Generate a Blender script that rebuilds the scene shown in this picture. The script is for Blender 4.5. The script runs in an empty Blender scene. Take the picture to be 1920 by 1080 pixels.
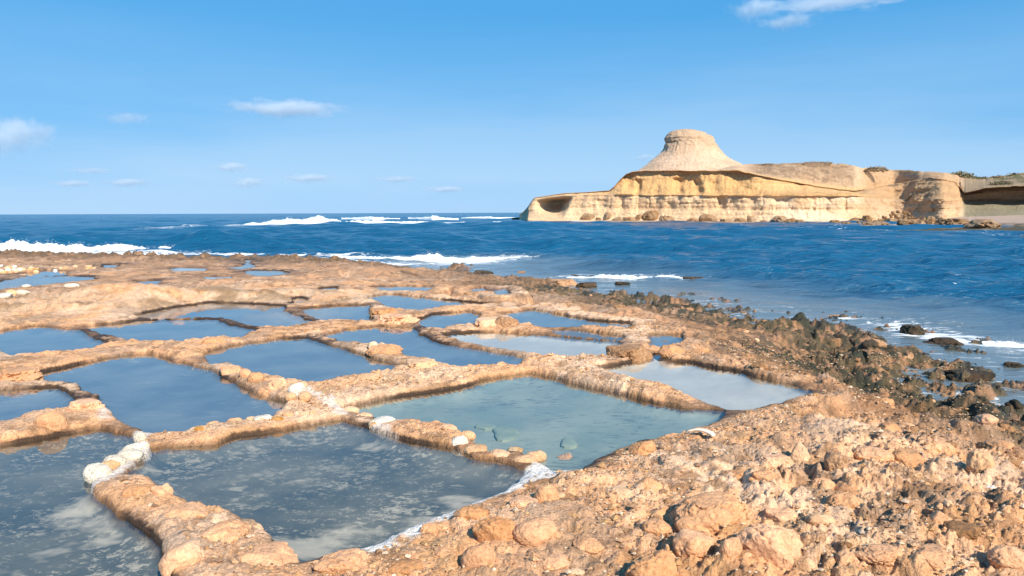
import bpy, math, random
import numpy as np
from mathutils import Matrix, Vector

random.seed(7); RNG = np.random.default_rng(7)
scene = bpy.context.scene
COL = scene.collection

# ------------------------------------------------------------------ camera
F = 26.0 / 36.0 * 1920.0
CAMZ = 1.75
PITCH = math.atan(141.5 / F)
ROLL = -0.0036
F0 = np.array([0, math.cos(PITCH), -math.sin(PITCH)])
U0 = np.array([0, math.sin(PITCH), math.cos(PITCH)])
R0 = np.array([1.0, 0, 0])
RV = R0 * math.cos(ROLL) + U0 * math.sin(ROLL)
UV = -R0 * math.sin(ROLL) + U0 * math.cos(ROLL)
cam = bpy.data.cameras.new('camera')
cam.lens = 26.0; cam.sensor_width = 36.0; cam.clip_start = 0.1; cam.clip_end = 60000
camo = bpy.data.objects.new('camera', cam); COL.objects.link(camo)
camo.matrix_world = Matrix(((RV[0], UV[0], -F0[0], 0), (RV[1], UV[1], -F0[1], 0), (RV[2], UV[2], -F0[2], CAMZ), (0, 0, 0, 1)))
scene.camera = camo

# ------------------------------------------------------------------ sky, sun, exposure
SUN_AZ = math.radians(150)     # clockwise from +Y
SUN_EL = math.radians(37)
scene.view_settings.view_transform = 'Standard'
scene.view_settings.look = 'None'
scene.view_settings.gamma = 1.0
scene.view_settings.exposure = 0.68
world = bpy.data.worlds.new('World'); scene.world = world; world.use_nodes = True
nt = world.node_tree; nt.nodes.clear()
wo = nt.nodes.new('ShaderNodeOutputWorld'); bg = nt.nodes.new('ShaderNodeBackground')
sky = nt.nodes.new('ShaderNodeTexSky'); sky.sky_type = 'NISHITA'; sky.sun_disc = False
sky.sun_elevation = SUN_EL; sky.sun_rotation = SUN_AZ
sky.air_density = 0.6; sky.dust_density = 0.0; sky.ozone_density = 3.0; sky.altitude = 0
# clear deep-blue maritime sky: compress the sky's brightness range per channel
ssep = nt.nodes.new('ShaderNodeSeparateColor'); nt.links.new(sky.outputs[0], ssep.inputs[0])
scmb = nt.nodes.new('ShaderNodeCombineColor')
for ch, (pw, kk) in enumerate(((0.70, 0.51), (0.30, 1.98), (0.20, 3.82))):
    p_ = nt.nodes.new('ShaderNodeMath'); p_.operation = 'POWER'; p_.inputs[1].default_value = pw
    m_ = nt.nodes.new('ShaderNodeMath'); m_.operation = 'MULTIPLY'; m_.inputs[1].default_value = kk
    nt.links.new(ssep.outputs[ch], p_.inputs[0]); nt.links.new(p_.outputs[0], m_.inputs[0]); nt.links.new(m_.outputs[0], scmb.inputs[ch])
# thin high veil over the whole lower sky
tc = nt.nodes.new('ShaderNodeTexCoord')
sep = nt.nodes.new('ShaderNodeSeparateXYZ'); nt.links.new(tc.outputs['Generated'], sep.inputs[0])
mp = nt.nodes.new('ShaderNodeMapping'); mp.inputs['Scale'].default_value = (1.2, 1.2, 9.0); mp.inputs['Rotation'].default_value = (0, 0.10, 0)
nt.links.new(tc.outputs['Generated'], mp.inputs[0])
nz = nt.nodes.new('ShaderNodeTexNoise'); nz.inputs['Scale'].default_value = 0.9; nz.inputs['Detail'].default_value = 5
nz.inputs['Roughness'].default_value = 0.55
nt.links.new(mp.outputs[0], nz.inputs['Vector'])
vr = nt.nodes.new('ShaderNodeMapRange'); vr.inputs['From Min'].default_value = 0.36; vr.inputs['From Max'].default_value = 0.60
vr.inputs['To Max'].default_value = 0.65; vr.inputs['To Min'].default_value = 0.18
nt.links.new(nz.outputs['Fac'], vr.inputs['Value'])
er = nt.nodes.new('ShaderNodeMapRange'); er.inputs['From Min'].default_value = 0.24; er.inputs['From Max'].default_value = 0.05
nt.links.new(sep.outputs['Z'], er.inputs['Value'])
ml = nt.nodes.new('ShaderNodeMath'); ml.operation = 'MULTIPLY'
nt.links.new(vr.outputs[0], ml.inputs[0]); nt.links.new(er.outputs[0], ml.inputs[1])
veil = nt.nodes.new('ShaderNodeMix'); veil.data_type = 'RGBA'
veil.inputs['B'].default_value = (3.3, 4.7, 6.1, 1)
nt.links.new(ml.outputs[0], veil.inputs['Factor']); nt.links.new(scmb.outputs[0], veil.inputs['A'])
nt.links.new(veil.outputs['Result'], bg.inputs['Color'])
bg.inputs['Strength'].default_value = 0.1
nt.links.new(bg.outputs[0], wo.inputs['Surface'])

sl = bpy.data.lights.new('sun', 'SUN'); sl.energy = 4.8; sl.angle = math.radians(0.53); sl.color = (1.0, 0.885, 0.725)
so = bpy.data.objects.new('sun', sl); COL.objects.link(so)
SDIR = Vector((math.sin(SUN_AZ) * math.cos(SUN_EL), math.cos(SUN_AZ) * math.cos(SUN_EL), math.sin(SUN_EL)))
so.rotation_euler = SDIR.to_track_quat('Z', 'Y').to_euler(); so.location = (20, -20, 30)

# ------------------------------------------------------------------ projection helpers
def ray(px, py):
    px = np.asarray(px, float); py = np.asarray(py, float)
    return F0 + ((px - 960) / F)[..., None] * RV + ((540 - py) / F)[..., None] * UV
def at_plane(px, py, z):
    d = ray(px, py); t = (np.asarray(z, float) - CAMZ) / d[..., 2]
    return d * t[..., None] + np.array([0, 0, CAMZ])
def at_dist(px, py, dist):
    d = ray(px, py); t = np.asarray(dist, float) / np.hypot(d[..., 0], d[..., 1])
    return d * t[..., None] + np.array([0, 0, CAMZ])
def horizon_y(px):
    return 540 - 141.5 * math.cos(0) + (np.asarray(px, float) - 960) * math.tan(ROLL)

# ------------------------------------------------------------------ noise
def _hash(ix, iy, iz, seed):
    n = ix.astype(np.uint32) * np.uint32(374761393) + iy.astype(np.uint32) * np.uint32(668265263)
    if iz is not None: n = n + iz.astype(np.uint32) * np.uint32(2147483647 - 101)
    n = n + np.uint32((seed * 974634521) & 0xffffffff)
    n = (n ^ (n >> np.uint32(13))) * np.uint32(1274126177)
    n = (n ^ (n >> np.uint32(15))) * np.uint32(2246822519)
    n = n ^ (n >> np.uint32(16))
    return (n & np.uint32(0xffffff)).astype(np.float32) / np.float32(0xffffff)
def noise2(x, y, seed=0):
    x = np.asarray(x, np.float64); y = np.asarray(y, np.float64)
    fx = np.floor(x); fy = np.floor(y); ix = fx.astype(np.int64); iy = fy.astype(np.int64)
    u = (x - fx).astype(np.float32); v = (y - fy).astype(np.float32)
    u = u * u * u * (u * (u * 6 - 15) + 10); v = v * v * v * (v * (v * 6 - 15) + 10)
    a = _hash(ix, iy, None, seed); b = _hash(ix + 1, iy, None, seed); c = _hash(ix, iy + 1, None, seed); d = _hash(ix + 1, iy + 1, None, seed)
    return a + (b - a) * u + (c - a) * v + (a - b - c + d) * u * v
def fbm2(x, y, oct=4, seed=0, gain=0.5):
    s = 0; a = 1; t = 0
    for k in range(oct):
        s = s + a * noise2(x, y, seed + k * 17); t += a; a *= gain
        x, y = (x * 0.8 - y * 0.6) * 2.03 + 3.1, (x * 0.6 + y * 0.8) * 2.03 + 1.7
    return s / t
def noise3(x, y, z, seed=0):
    fx = np.floor(x); fy = np.floor(y); fz = np.floor(z)
    ix = fx.astype(np.int64); iy = fy.astype(np.int64); iz = fz.astype(np.int64)
    u = x - fx; v = y - fy; w = z - fz
    u = u * u * (3 - 2 * u); v = v * v * (3 - 2 * v); w = w * w * (3 - 2 * w)
    r = 0
    for a in (0, 1):
        for b in (0, 1):
            for c in (0, 1):
                r = r + _hash(ix + a, iy + b, iz + c, seed) * (u if a else 1 - u) * (v if b else 1 - v) * (w if c else 1 - w)
    return r
def fbm3(x, y, z, oct=4, seed=0, gain=0.5):
    s = 0; a = 1; t = 0
    for k in range(oct):
        s = s + a * noise3(x, y, z, seed + 31 * k); t += a; a *= gain
        x, y, z = (x * 0.8 - y * 0.6) * 2.03 + 5.2, (x * 0.6 + y * 0.8) * 2.03 + 1.3, z * 2.03 + 7.7
    return s / t
def cobble(x, y, scale, seed=0, rmin=0.35, rmax=0.75, keep=1.0):
    """domed lumps scattered on a jittered grid, 0..1"""
    x = x / scale; y = y / scale
    ix = np.floor(x).astype(np.int64); iy = np.floor(y).astype(np.int64)
    out = np.zeros(x.shape, np.float32)
    for a in (-1, 0, 1):
        for b in (-1, 0, 1):
            cx = ix + a; cy = iy + b
            jx = cx + _hash(cx, cy, None, seed); jy = cy + _hash(cx, cy, None, seed + 5)
            q = _hash(cx, cy, None, seed + 9); R = rmin + (rmax - rmin) * q
            an = _hash(cx, cy, None, seed + 13) * 3.14159
            dx = x - jx; dy = y - jy
            ca = np.cos(an); sa = np.sin(an)
            ex = dx * ca + dy * sa; ey = (dy * ca - dx * sa) * 1.5
            h = np.sqrt(np.clip(1 - (ex * ex + ey * ey) / (R * R), 0, 1)) * (0.4 + 0.6 * q)
            if keep < 1: h = h * (_hash(cx, cy, None, seed + 21) < keep)
            out = np.maximum(out, h)
    return out
def sst(a, b, x):
    t = np.clip((x - a) / (b - a), 0, 1); return t * t * (3 - 2 * t)
def mix(a, b, t):
    a = np.asarray(a, np.float32); b = np.asarray(b, np.float32)
    return a + (b - a) * np.asarray(t, np.float32)[..., None]

# ------------------------------------------------------------------ mesh helpers
def link(name, me, mat=None, parent=None, label=None, cat=None, group=None, kind=None):
    o = bpy.data.objects.new(name, me); COL.objects.link(o)
    if mat is not None and me is not None and len(me.materials) == 0: me.materials.append(mat)
    if parent is not None: o.parent = parent
    tag(o, label, cat, group, kind); return o
def tag(o, label=None, cat=None, group=None, kind=None):
    if label: o['label'] = label
    if cat: o['category'] = cat
    if group: o['group'] = group
    if kind: o['kind'] = kind
def mk_mesh(name, verts, faces, smooth=True, col=None, attrs=None, normals=None):
    """faces: ndarray (n,3|4) or list of ndarrays"""
    verts = np.asarray(verts, np.float32)
    fl = faces if isinstance(faces, (list, tuple)) else [faces]
    fl = [np.asarray(f, np.int32) for f in fl if len(f)]
    loops = np.concatenate([f.ravel() for f in fl])
    tot = np.concatenate([np.full(len(f), f.shape[1], np.int32) for f in fl])
    st = np.concatenate([[0], np.cumsum(tot)[:-1]]).astype(np.int32)
    me = bpy.data.meshes.new(name)
    me.vertices.add(len(verts)); me.vertices.foreach_set('co', verts.ravel())
    me.loops.add(len(loops)); me.loops.foreach_set('vertex_index', loops)
    me.polygons.add(len(tot)); me.polygons.foreach_set('loop_start', st)
    me.update(calc_edges=True)
    me.polygons.foreach_set('use_smooth', np.full(len(tot), smooth))
    if col is not None:
        a = me.attributes.new('Col', 'FLOAT_COLOR', 'POINT')
        c = np.ones((len(verts), 4), np.float32); c[:, :3] = col; a.data.foreach_set('color', c.ravel())
    for k, v in (attrs or {}).items():
        a = me.attributes.new(k, 'FLOAT', 'POINT'); a.data.foreach_set('value', np.asarray(v, np.float32))
    me.update()
    if normals is not None:
        me.normals_split_custom_set_from_vertices(np.asarray(normals, np.float32))
    return me
def grid_faces(nr, nc, wrap=False):
    i = np.arange(nr - 1)[:, None]; j = np.arange(nc if wrap else nc - 1)[None]
    a = i * nc + j; b = i * nc + (j + 1) % nc; c = (i + 1) * nc + (j + 1) % nc; d = (i + 1) * nc + j
    return np.stack([a, b, c, d], -1).reshape(-1, 4)
def sub_mesh(verts, faces):
    u, inv = np.unique(faces.ravel(), return_inverse=True)
    return u, inv.reshape(faces.shape)

# ------------------------------------------------------------------ materials
class NT:
    def __init__(s, name):
        s.m = bpy.data.materials.new(name); s.m.use_nodes = True; s.t = s.m.node_tree; s.t.nodes.clear()
        s.out = s.n('ShaderNodeOutputMaterial')
    def n(s, typ, **kw):
        nd = s.t.nodes.new(typ)
        for k, v in kw.items(): setattr(nd, k, v)
        return nd
    def l(s, a, b): s.t.links.new(a, b)
    def noise(s, vec, scale, detail=4, rough=0.55, dist=0.0):
        nd = s.n('ShaderNodeTexNoise'); nd.inputs['Scale'].default_value = scale; nd.inputs['Detail'].default_value = detail
        nd.inputs['Roughness'].default_value = rough; nd.inputs['Distortion'].default_value = dist
        if vec is not None: s.l(vec, nd.inputs['Vector'])
        return nd.outputs['Fac']
    def rng(s, v, a, b, c=0.0, d=1.0):
        nd = s.n('ShaderNodeMapRange'); 
        for k, q in zip(('From Min', 'From Max', 'To Min', 'To Max'), (a, b, c, d)): nd.inputs[k].default_value = q
        s.l(v, nd.inputs['Value']); return nd.outputs[0]
    def mth(s, op, a, b):
        nd = s.n('ShaderNodeMath', operation=op)
        for i, q in enumerate((a, b)):
            if isinstance(q, (int, float)): nd.inputs[i].default_value = q
            else: s.l(q, nd.inputs[i])
        return nd.outputs[0]
    def mixc(s, f, a, b, blend='MIX'):
        nd = s.n('ShaderNodeMix', data_type='RGBA', blend_type=blend)
        for k, q in (('Factor', f), ('A', a), ('B', b)):
            if isinstance(q, (int, float)): nd.inputs[k].default_value = q
            elif isinstance(q, tuple): nd.inputs[k].default_value = (*q, 1) if len(q) == 3 else q
            else: s.l(q, nd.inputs[k])
        return nd.outputs['Result']
    def mapping(s, vec, scale=(1, 1, 1), rot=(0, 0, 0)):
        nd = s.n('ShaderNodeMapping'); nd.inputs['Scale'].default_value = scale; nd.inputs['Rotation'].default_value = rot
        s.l(vec, nd.inputs[0]); return nd.outputs[0]
    def bump(s, h, strength, dist, prev=None):
        nd = s.n('ShaderNodeBump'); nd.inputs['Strength'].default_value = strength; nd.inputs['Distance'].default_value = dist
        s.l(h, nd.inputs['Height'])
        if prev is not None: s.l(prev, nd.inputs['Normal'])
        return nd.outputs[0]
    def bsdf(s, col, rough, normal=None, **kw):
        nd = s.n('ShaderNodeBsdfPrincipled')
        for k, q in (('Base Color', col), ('Roughness', rough)):
            if isinstance(q, (int, float)): nd.inputs[k].default_value = q
            elif isinstance(q, tuple): nd.inputs[k].default_value = (*q, 1)
            else: s.l(q, nd.inputs[k])
        for k, q in kw.items(): nd.inputs[k.replace('_', ' ')].default_value = q
        if normal is not None: s.l(normal, nd.inputs['Normal'])
        s.l(nd.outputs[0], s.out.inputs['Surface']); return nd

def rock_mat(name, base=None, alt=None, pit=1.0, scale=1.0, bump=1.0, coords='Object', wet=False, rnd=True, fine=0.012, dark=1.0):
    m = NT(name); tcn = m.n('ShaderNodeTexCoord'); geo = m.n('ShaderNodeNewGeometry')
    vec = geo.outputs['Position']
    n1 = m.noise(vec, 3.0 * scale, 5, 0.6); n2 = m.noise(vec, 14.0 * scale, 5, 0.65); n3 = m.noise(vec, 60.0 * scale, 4, 0.7)
    if base is None:
        at = m.n('ShaderNodeAttribute', attribute_name='Col'); c = at.outputs['Color']
    else:
        c = m.mixc(m.rng(n1, 0.38, 0.62), base, alt)
        if rnd:
            oi = m.n('ShaderNodeObjectInfo')
            hs = m.n('ShaderNodeHueSaturation'); m.l(c, hs.inputs['Color'])
            m.l(m.rng(oi.outputs['Random'], 0, 1, 0.78, 1.16), hs.inputs['Value'])
            m.l(m.rng(oi.outputs['Random'], 0, 1, 1.1, 0.9), hs.inputs['Saturation']); c = hs.outputs[0]
    c = m.mixc(m.rng(n2, 0.40, 0.66, 0.0, 0.6 * dark), c, m.mixc(1.0, c, (0.58, 0.48, 0.42), 'MULTIPLY'))
    c = m.mixc(m.rng(n3, 0.40, 0.66, 0.0, 0.8), c, m.mixc(1.0, c, (1.4, 1.4, 1.4), 'MULTIPLY'))
    n6 = m.noise(vec, 42.0 * scale, 5, 0.75); c = m.mixc(m.rng(n6, 0.55, 0.63, 0.0, 0.7 * dark), c, m.mixc(1.0, c, (0.46, 0.37, 0.32), 'MULTIPLY'))
    vo = m.n('ShaderNodeTexVoronoi'); vo.inputs['Scale'].default_value = 26 * scale; m.l(vec, vo.inputs['Vector'])
    pitv = m.mth('MULTIPLY', m.rng(vo.outputs['Distance'], 0.0, 0.28, 1.0, 0.0), m.rng(n1, 0.42, 0.6))
    pitv = m.mth('MULTIPLY', pitv, pit)
    c = m.mixc(m.mth('MULTIPLY', pitv, 0.5), c, (0.16, 0.09, 0.05))
    b = m.bump(n3, 0.9 * bump, fine * 1.6); b = m.bump(n6, 0.7 * bump, fine * 1.6, b); b = m.bump(n2, 0.9 * bump, fine * 5, b)
    b = m.bump(m.mth('SUBTRACT', 1.0, pitv), 0.6 * bump, fine * 1.6, b)
    rough = 0.88
    if wet:
        rm = m.n('ShaderNodeAttribute', attribute_name='rim'); sx_ = m.n('ShaderNodeSeparateXYZ'); m.l(vec, sx_.inputs[0])
        zz = m.mth('ADD', sx_.outputs['Z'], m.mth('MULTIPLY', m.mth('SUBTRACT', n2, 0.5), -0.05))
        stn = m.mth('MULTIPLY', m.rng(zz, 0.036, 0.018, 0.0, 1.0), rm.outputs['Fac'])
        c = m.mixc(m.mth('MULTIPLY', stn, 0.94), c, (0.045, 0.022, 0.009))
        w = m.n('ShaderNodeAttribute', attribute_name='wet'); rough = m.rng(w.outputs['Fac'], 0, 1, 0.9, 0.34)
    m.bsdf(c, rough, b, Specular_IOR_Level=0.35 if not wet else 0.5)
    return m.m

M = {}
M['shore'] = rock_mat('shore_rock', wet=True, dark=0.58, pit=0.8)
M['tan'] = rock_mat('tan_rock', (0.70, 0.395, 0.215), (0.56, 0.305, 0.16), pit=0.7, dark=0.75, bump=0.55)
M['pale'] = rock_mat('pale_rock', (0.74, 0.49, 0.30), (0.62, 0.39, 0.23), pit=0.4, dark=0.6, bump=0.55)
M['brown'] = rock_mat('brown_rock', (0.42, 0.235, 0.12), (0.54, 0.32, 0.175), pit=1.0)
M['algae'] = rock_mat('algae_rock', (0.030, 0.034, 0.022), (0.13, 0.080, 0.045), pit=0.8)
M['white'] = rock_mat('salted_stone', (0.84, 0.78, 0.68), (0.78, 0.66, 0.50), pit=0.1, rnd=False, dark=0.25)
M['orange'] = rock_mat('orange_stone', (0.66, 0.31, 0.07), (0.76, 0.56, 0.36), pit=0.1, dark=0.3)
M['cliff'] = rock_mat('cliff_stone', scale=0.12, pit=0.3, fine=0.22, bump=0.8, dark=0.55)
M['boulder'] = rock_mat('cliff_boulder', (0.44, 0.26, 0.13), (0.52, 0.36, 0.22), scale=0.2, pit=0.4, fine=0.12)

def water_mat():
    m = NT('pan_water'); geo = m.n('ShaderNodeNewGeometry')
    v = m.mapping(geo.outputs['Position'], (1.0, 2.2, 1.0))
    n = m.noise(v, 5.0, 3, 0.5); nrm = m.bump(n, 0.05, 0.008)
    dt = m.n('ShaderNodeVectorMath', operation='DOT_PRODUCT'); m.l(nrm, dt.inputs[0]); m.l(geo.outputs['Incoming'], dt.inputs[1])
    cz = m.mth('SUBTRACT', 1.0, m.mth('ABSOLUTE', dt.outputs['Value'], 0.0))
    fres = m.mth('ADD', 0.022, m.mth('MULTIPLY', 0.978, m.mth('POWER', cz, 4.8)))
    tr = m.n('ShaderNodeBsdfTransparent'); tr.inputs['Color'].default_value = (0.86, 0.91, 0.93, 1)
    gl = m.n('ShaderNodeBsdfGlossy'); gl.inputs['Roughness'].default_value = 0.015; m.l(nrm, gl.inputs['Normal'])
    mx = m.n('ShaderNodeMixShader'); m.l(fres, mx.inputs[0]); m.l(tr.outputs[0], mx.inputs[1]); m.l(gl.outputs[0], mx.inputs[2])
    m.l(mx.outputs[0], m.out.inputs['Surface']); return m.m
M['water'] = water_mat()

def bed_mat(name, dark, mid, light, fleck=(0.58, 0.66), streak=(1.0, 3.0, 1.0), sc=9.0, rot=0.5, patch=0.0):
    m = NT(name); geo = m.n('ShaderNodeNewGeometry'); P = geo.outputs['Position']
    n1 = m.noise(P, 1.3, 4, 0.6); 
    c = m.mixc(m.rng(n1, 0.38, 0.64), dark, mid)
    v = m.mapping(P, streak, (0, 0, rot))
    n2 = m.noise(v, sc, 9, 0.82, 0.0)
    n5 = m.noise(P, 2.2, 4, 0.6); f = m.rng(m.mth('ADD', n2, m.mth('MULTIPLY', m.mth('SUBTRACT', n5, 0.5), 0.35)), fleck[0], fleck[1])
    f = m.mth('MULTIPLY', f, m.rng(m.noise(P, 0.9, 3, 0.5), 0.32, 0.62, 0.25, 1.0))
    c = m.mixc(m.mth('MULTIPLY', f, 0.85), c, light)
    if patch:
        n4 = m.noise(m.mapping(P, (0.9, 1.5, 1), (0, 0, 0.9)), 1.6, 4, 0.6)
        c = m.mixc(m.rng(n4, 0.57, 0.66, 0.0, patch), c, light)
    sp_ = m.n('ShaderNodeSeparateXYZ'); m.l(P, sp_.inputs[0]); c = m.mixc(m.rng(m.mth('ADD', sp_.outputs['Z'], m.mth('MULTIPLY', m.mth('SUBTRACT', n5, 0.5), 0.03)), -0.05, -0.02, 0.0, 0.9), c, (0.13, 0.075, 0.035))
    m.bsdf(c, 0.8, m.bump(n2, 0.3, 0.01)); return m.m
M['bed_fleck'] = bed_mat('flecked_bed', (0.070, 0.083, 0.082), (0.18, 0.165, 0.13), (0.60, 0.48, 0.35), fleck=(0.53, 0.60), streak=(0.9, 1.2, 1.0), sc=17.0, rot=0.4, patch=0.75)
M['bed_grey'] = bed_mat('greenish_bed', (0.22, 0.27, 0.23), (0.34, 0.355, 0.28), (0.07, 0.10, 0.11), fleck=(0.54, 0.60), rot=-0.4, sc=9)
M['bed_pale'] = bed_mat('pale_bed', (0.54, 0.47, 0.39), (0.64, 0.56, 0.47), (0.34, 0.33, 0.31), fleck=(0.6, 0.7))
M['bed_blue'] = bed_mat('dark_bed', (0.12, 0.16, 0.20), (0.20, 0.23, 0.25), (0.50, 0.46, 0.41), fleck=(0.57, 0.72), streak=(0.6, 3.0, 1.0), rot=0.2)
M['bed_brown'] = bed_mat('brown_bed', (0.11, 0.08, 0.06), (0.18, 0.13, 0.09), (0.34, 0.26, 0.18))

# ------------------------------------------------------------------ salt pans (outlines picked on the photograph, laid on the ground)
PANS = [
 # key, bed, near-rim factor, outline px
 ('p0', 'bed_fleck', 1.0, 'bottom-left corner', [(0,838),(100,820),(180,806),(205,811),(250,818),(257,832),(240,849),(200,874),(163,902),(164,925),(213,970),(270,1006),(298,1050),(310,1080),(330,1150),(-260,1150),(-260,880)]),
 ('p1', 'bed_fleck', 0.3, 'near centre', [(284,843),(347,838),(413,836),(447,820),(520,811),(640,788),(720,818),(767,832),(847,845),(880,862),(925,866),(985,884),(940,913),(880,937),(783,974),(703,1013),(640,1024),(567,1040),(552,1028),(497,981),(427,951),(370,938),(320,915),(292,893),(240,889),(262,868),(283,852)]),
 ('p2', 'bed_grey', 0.45, 'wide greenish', [(650,767),(730,749),(873,728),(920,711),(993,701),(1010,704),(1057,718),(1107,729),(1140,736),(1220,755),(1280,766),(1356,772),(1335,787),(1300,797),(1257,810),(1190,819),(1153,835),(1107,855),(1077,872),(1043,872),(1015,858),(977,838),(917,838),(893,822),(853,797),(773,782),(740,783),(693,771)]),
 ('p3', 'bed_pale', 0.4, 'pale right-hand', [(1123,690),(1207,677),(1237,664),(1252,678),(1285,679),(1330,689),(1380,697),(1430,711),(1487,722),(1515,734),(1480,744),(1420,757),(1370,764),(1330,752),(1280,732),(1207,712),(1153,699)]),
 ('p4', 'bed_blue', 1.0, 'central blue', [(385,664),(430,650),(520,636),(567,634),(610,646),(640,655),(687,670),(723,680),(757,688),(713,694),(640,702),(580,711),(547,709),(533,699),(480,689),(427,672),(400,676)]),
 ('p5', 'bed_blue', 1.0, 'large left', [(80,700),(143,684),(233,666),(277,665),(307,676),(377,688),(393,696),(433,719),(480,741),(500,746),(538,758),(500,771),(467,775),(400,781),(347,795),(277,798),(253,788),(227,771),(200,755),(187,733),(153,725),(147,710),(83,708)]),
 ('p6', 'bed_blue', 1.0, 'small left-edge', [(0,732),(100,728),(110,733),(130,748),(125,761),(80,760),(33,776),(0,786),(-160,800),(-160,738)]),
 ('p7', 'bed_blue', 1.0, 'farther left-edge', [(0,622),(67,612),(147,620),(177,638),(198,643),(160,651),(50,661),(27,661),(0,651),(-150,640),(-150,625)]),
 ('p8', 'bed_blue', 1.0, 'long left-of-centre', [(165,612),(277,600),(370,598),(400,598),(410,604),(440,612),(474,619),(447,628),(417,626),(340,638),(307,635),(247,635),(230,626),(190,618)]),
 ('p9', 'bed_blue', 1.0, 'pan below the pale hump', [(250,592),(283,585),(337,575),(400,567),(447,569),(527,574),(533,585),(585,604),(540,609),(500,609),(473,605),(423,592),(377,591),(333,592),(290,594)]),
 ('p10', 'bed_blue', 1.0, 'small square', [(565,579),(640,572),(690,572),(691,600),(660,597),(613,596),(593,592)]),
 ('p11', 'bed_blue', 1.0, 'long central', [(610,626),(660,617),(707,612),(767,615),(783,629),(827,645),(893,656),(940,664),(988,673),(967,676),(907,679),(860,682),(840,679),(807,666),(760,660),(750,646),(720,641),(690,638),(640,633)]),
 ('p12', 'bed_blue', 1.0, 'narrow back', [(690,558),(727,552),(827,562),(890,568),(935,571),(827,571),(780,579),(750,576),(720,567)]),
 ('p13', 'bed_blue', 1.0, 'small oval', [(785,602),(813,589),(873,584),(898,591),(887,603),(847,606),(827,612),(800,611)]),
 ('p14', 'bed_blue', 1.0, 'right back', [(945,588),(1000,581),(1037,588),(1100,600),(1180,606),(1178,612),(1106,606),(1070,609),(1023,609),(980,604),(960,593)]),
 ('p15', 'bed_pale', 1.0, 'pale middle', [(830,628),(880,624),(940,623),(1040,630),(1153,640),(1159,645),(1137,662),(1090,662),(1053,666),(1007,656),(937,646),(887,638)]),
 ('p16', 'bed_brown', 1.0, 'thin strip', [(1043,618),(1073,619),(1160,629),(1160,634),(1073,625),(1047,623)]),
 ('p17', 'bed_blue', 1.0, 'tiny right', [(1223,628),(1270,628),(1275,637),(1245,645),(1226,644)]),
 ('p18', 'bed_blue', 1.0, 'thin back', [(697,538),(757,536),(817,538),(797,543),(723,543)]),
 ('p19', 'bed_blue', 1.0, 'far left', [(0,528),(43,519),(130,518),(173,519),(173,524),(133,526),(80,532),(0,541),(-120,545),(-120,530)]),
 ('p20', 'bed_blue', 1.0, 'small far left', [(33,513),(90,507),(125,508),(120,514),(60,516)]),
 ('p21', 'bed_blue', 1.0, 'little hump-side', [(257,528),(300,525),(297,531),(275,533)]),
 ('p22', 'bed_blue', 1.0, 'far oval', [(455,510),(473,507),(530,508),(539,513),(500,516),(475,514)]),
 ('p23', 'bed_pale', 1.0, 'far sliver', [(318,503),(340,501),(388,503),(385,506),(330,507)]),
 ('p24', 'bed_blue', 1.0, 'far notched', [(420,501),(455,499),(462,492),(458,487),(477,485),(466,493),(475,499),(480,501),(450,503)]),
 ('p25', 'bed_pale', 1.0, 'pale far sliver', [(380,518),(430,517),(432,521),(390,522)]),
 ('p26', 'bed_blue', 1.0, 'tiny middle', [(552,561),(563,558),(574,560),(572,565),(556,566)]),
 ('p27', 'bed_blue', 1.0, 'tiny back', [(600,541),(625,539),(631,543),(612,546)]),
 ('p28', 'bed_blue', 1.0, 'tiny shore-side', [(885,541),(905,539),(908,543),(890,545)]),
 ('p29', 'bed_blue', 1.0, 'small shore-side', [(925,546),(945,541),(953,550),(935,551)]),
 ('p30', 'bed_blue', 1.0, 'far streak', [(190,497),(224,494),(222,498),(200,501)]),
]
def hc_of(r):       # height of the pan rims above the brine
    return 0.066 - 0.026 * sst(5.0, 13.0, r)
POLYS = []
for key, bed, nf, desc, pts in PANS:
    P = np.array(pts, float); n = len(P)
    area = 0.5 * np.sum(P[:, 0] * np.roll(P[:, 1], -1) - np.roll(P[:, 0], -1) * P[:, 1])
    e = np.roll(P, -1, 0) - P; nn = np.stack([e[:, 1], -e[:, 0]], 1) * np.sign(area)
    nn /= np.linalg.norm(nn, axis=1)[:, None] + 1e-9
    vn = nn + np.roll(nn, 1, 0); vn /= np.linalg.norm(vn, axis=1)[:, None] + 1e-9
    up = np.clip(vn[:, 1], 0, 1)
    W0 = at_plane(P[:, 0], P[:, 1], np.zeros(n)); r = np.hypot(W0[:, 0], W0[:, 1])
    W = at_plane(P[:, 0], P[:, 1], hc_of(r) * 1.15 * nf * up)
    POLYS.append(W[:, :2])

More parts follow.
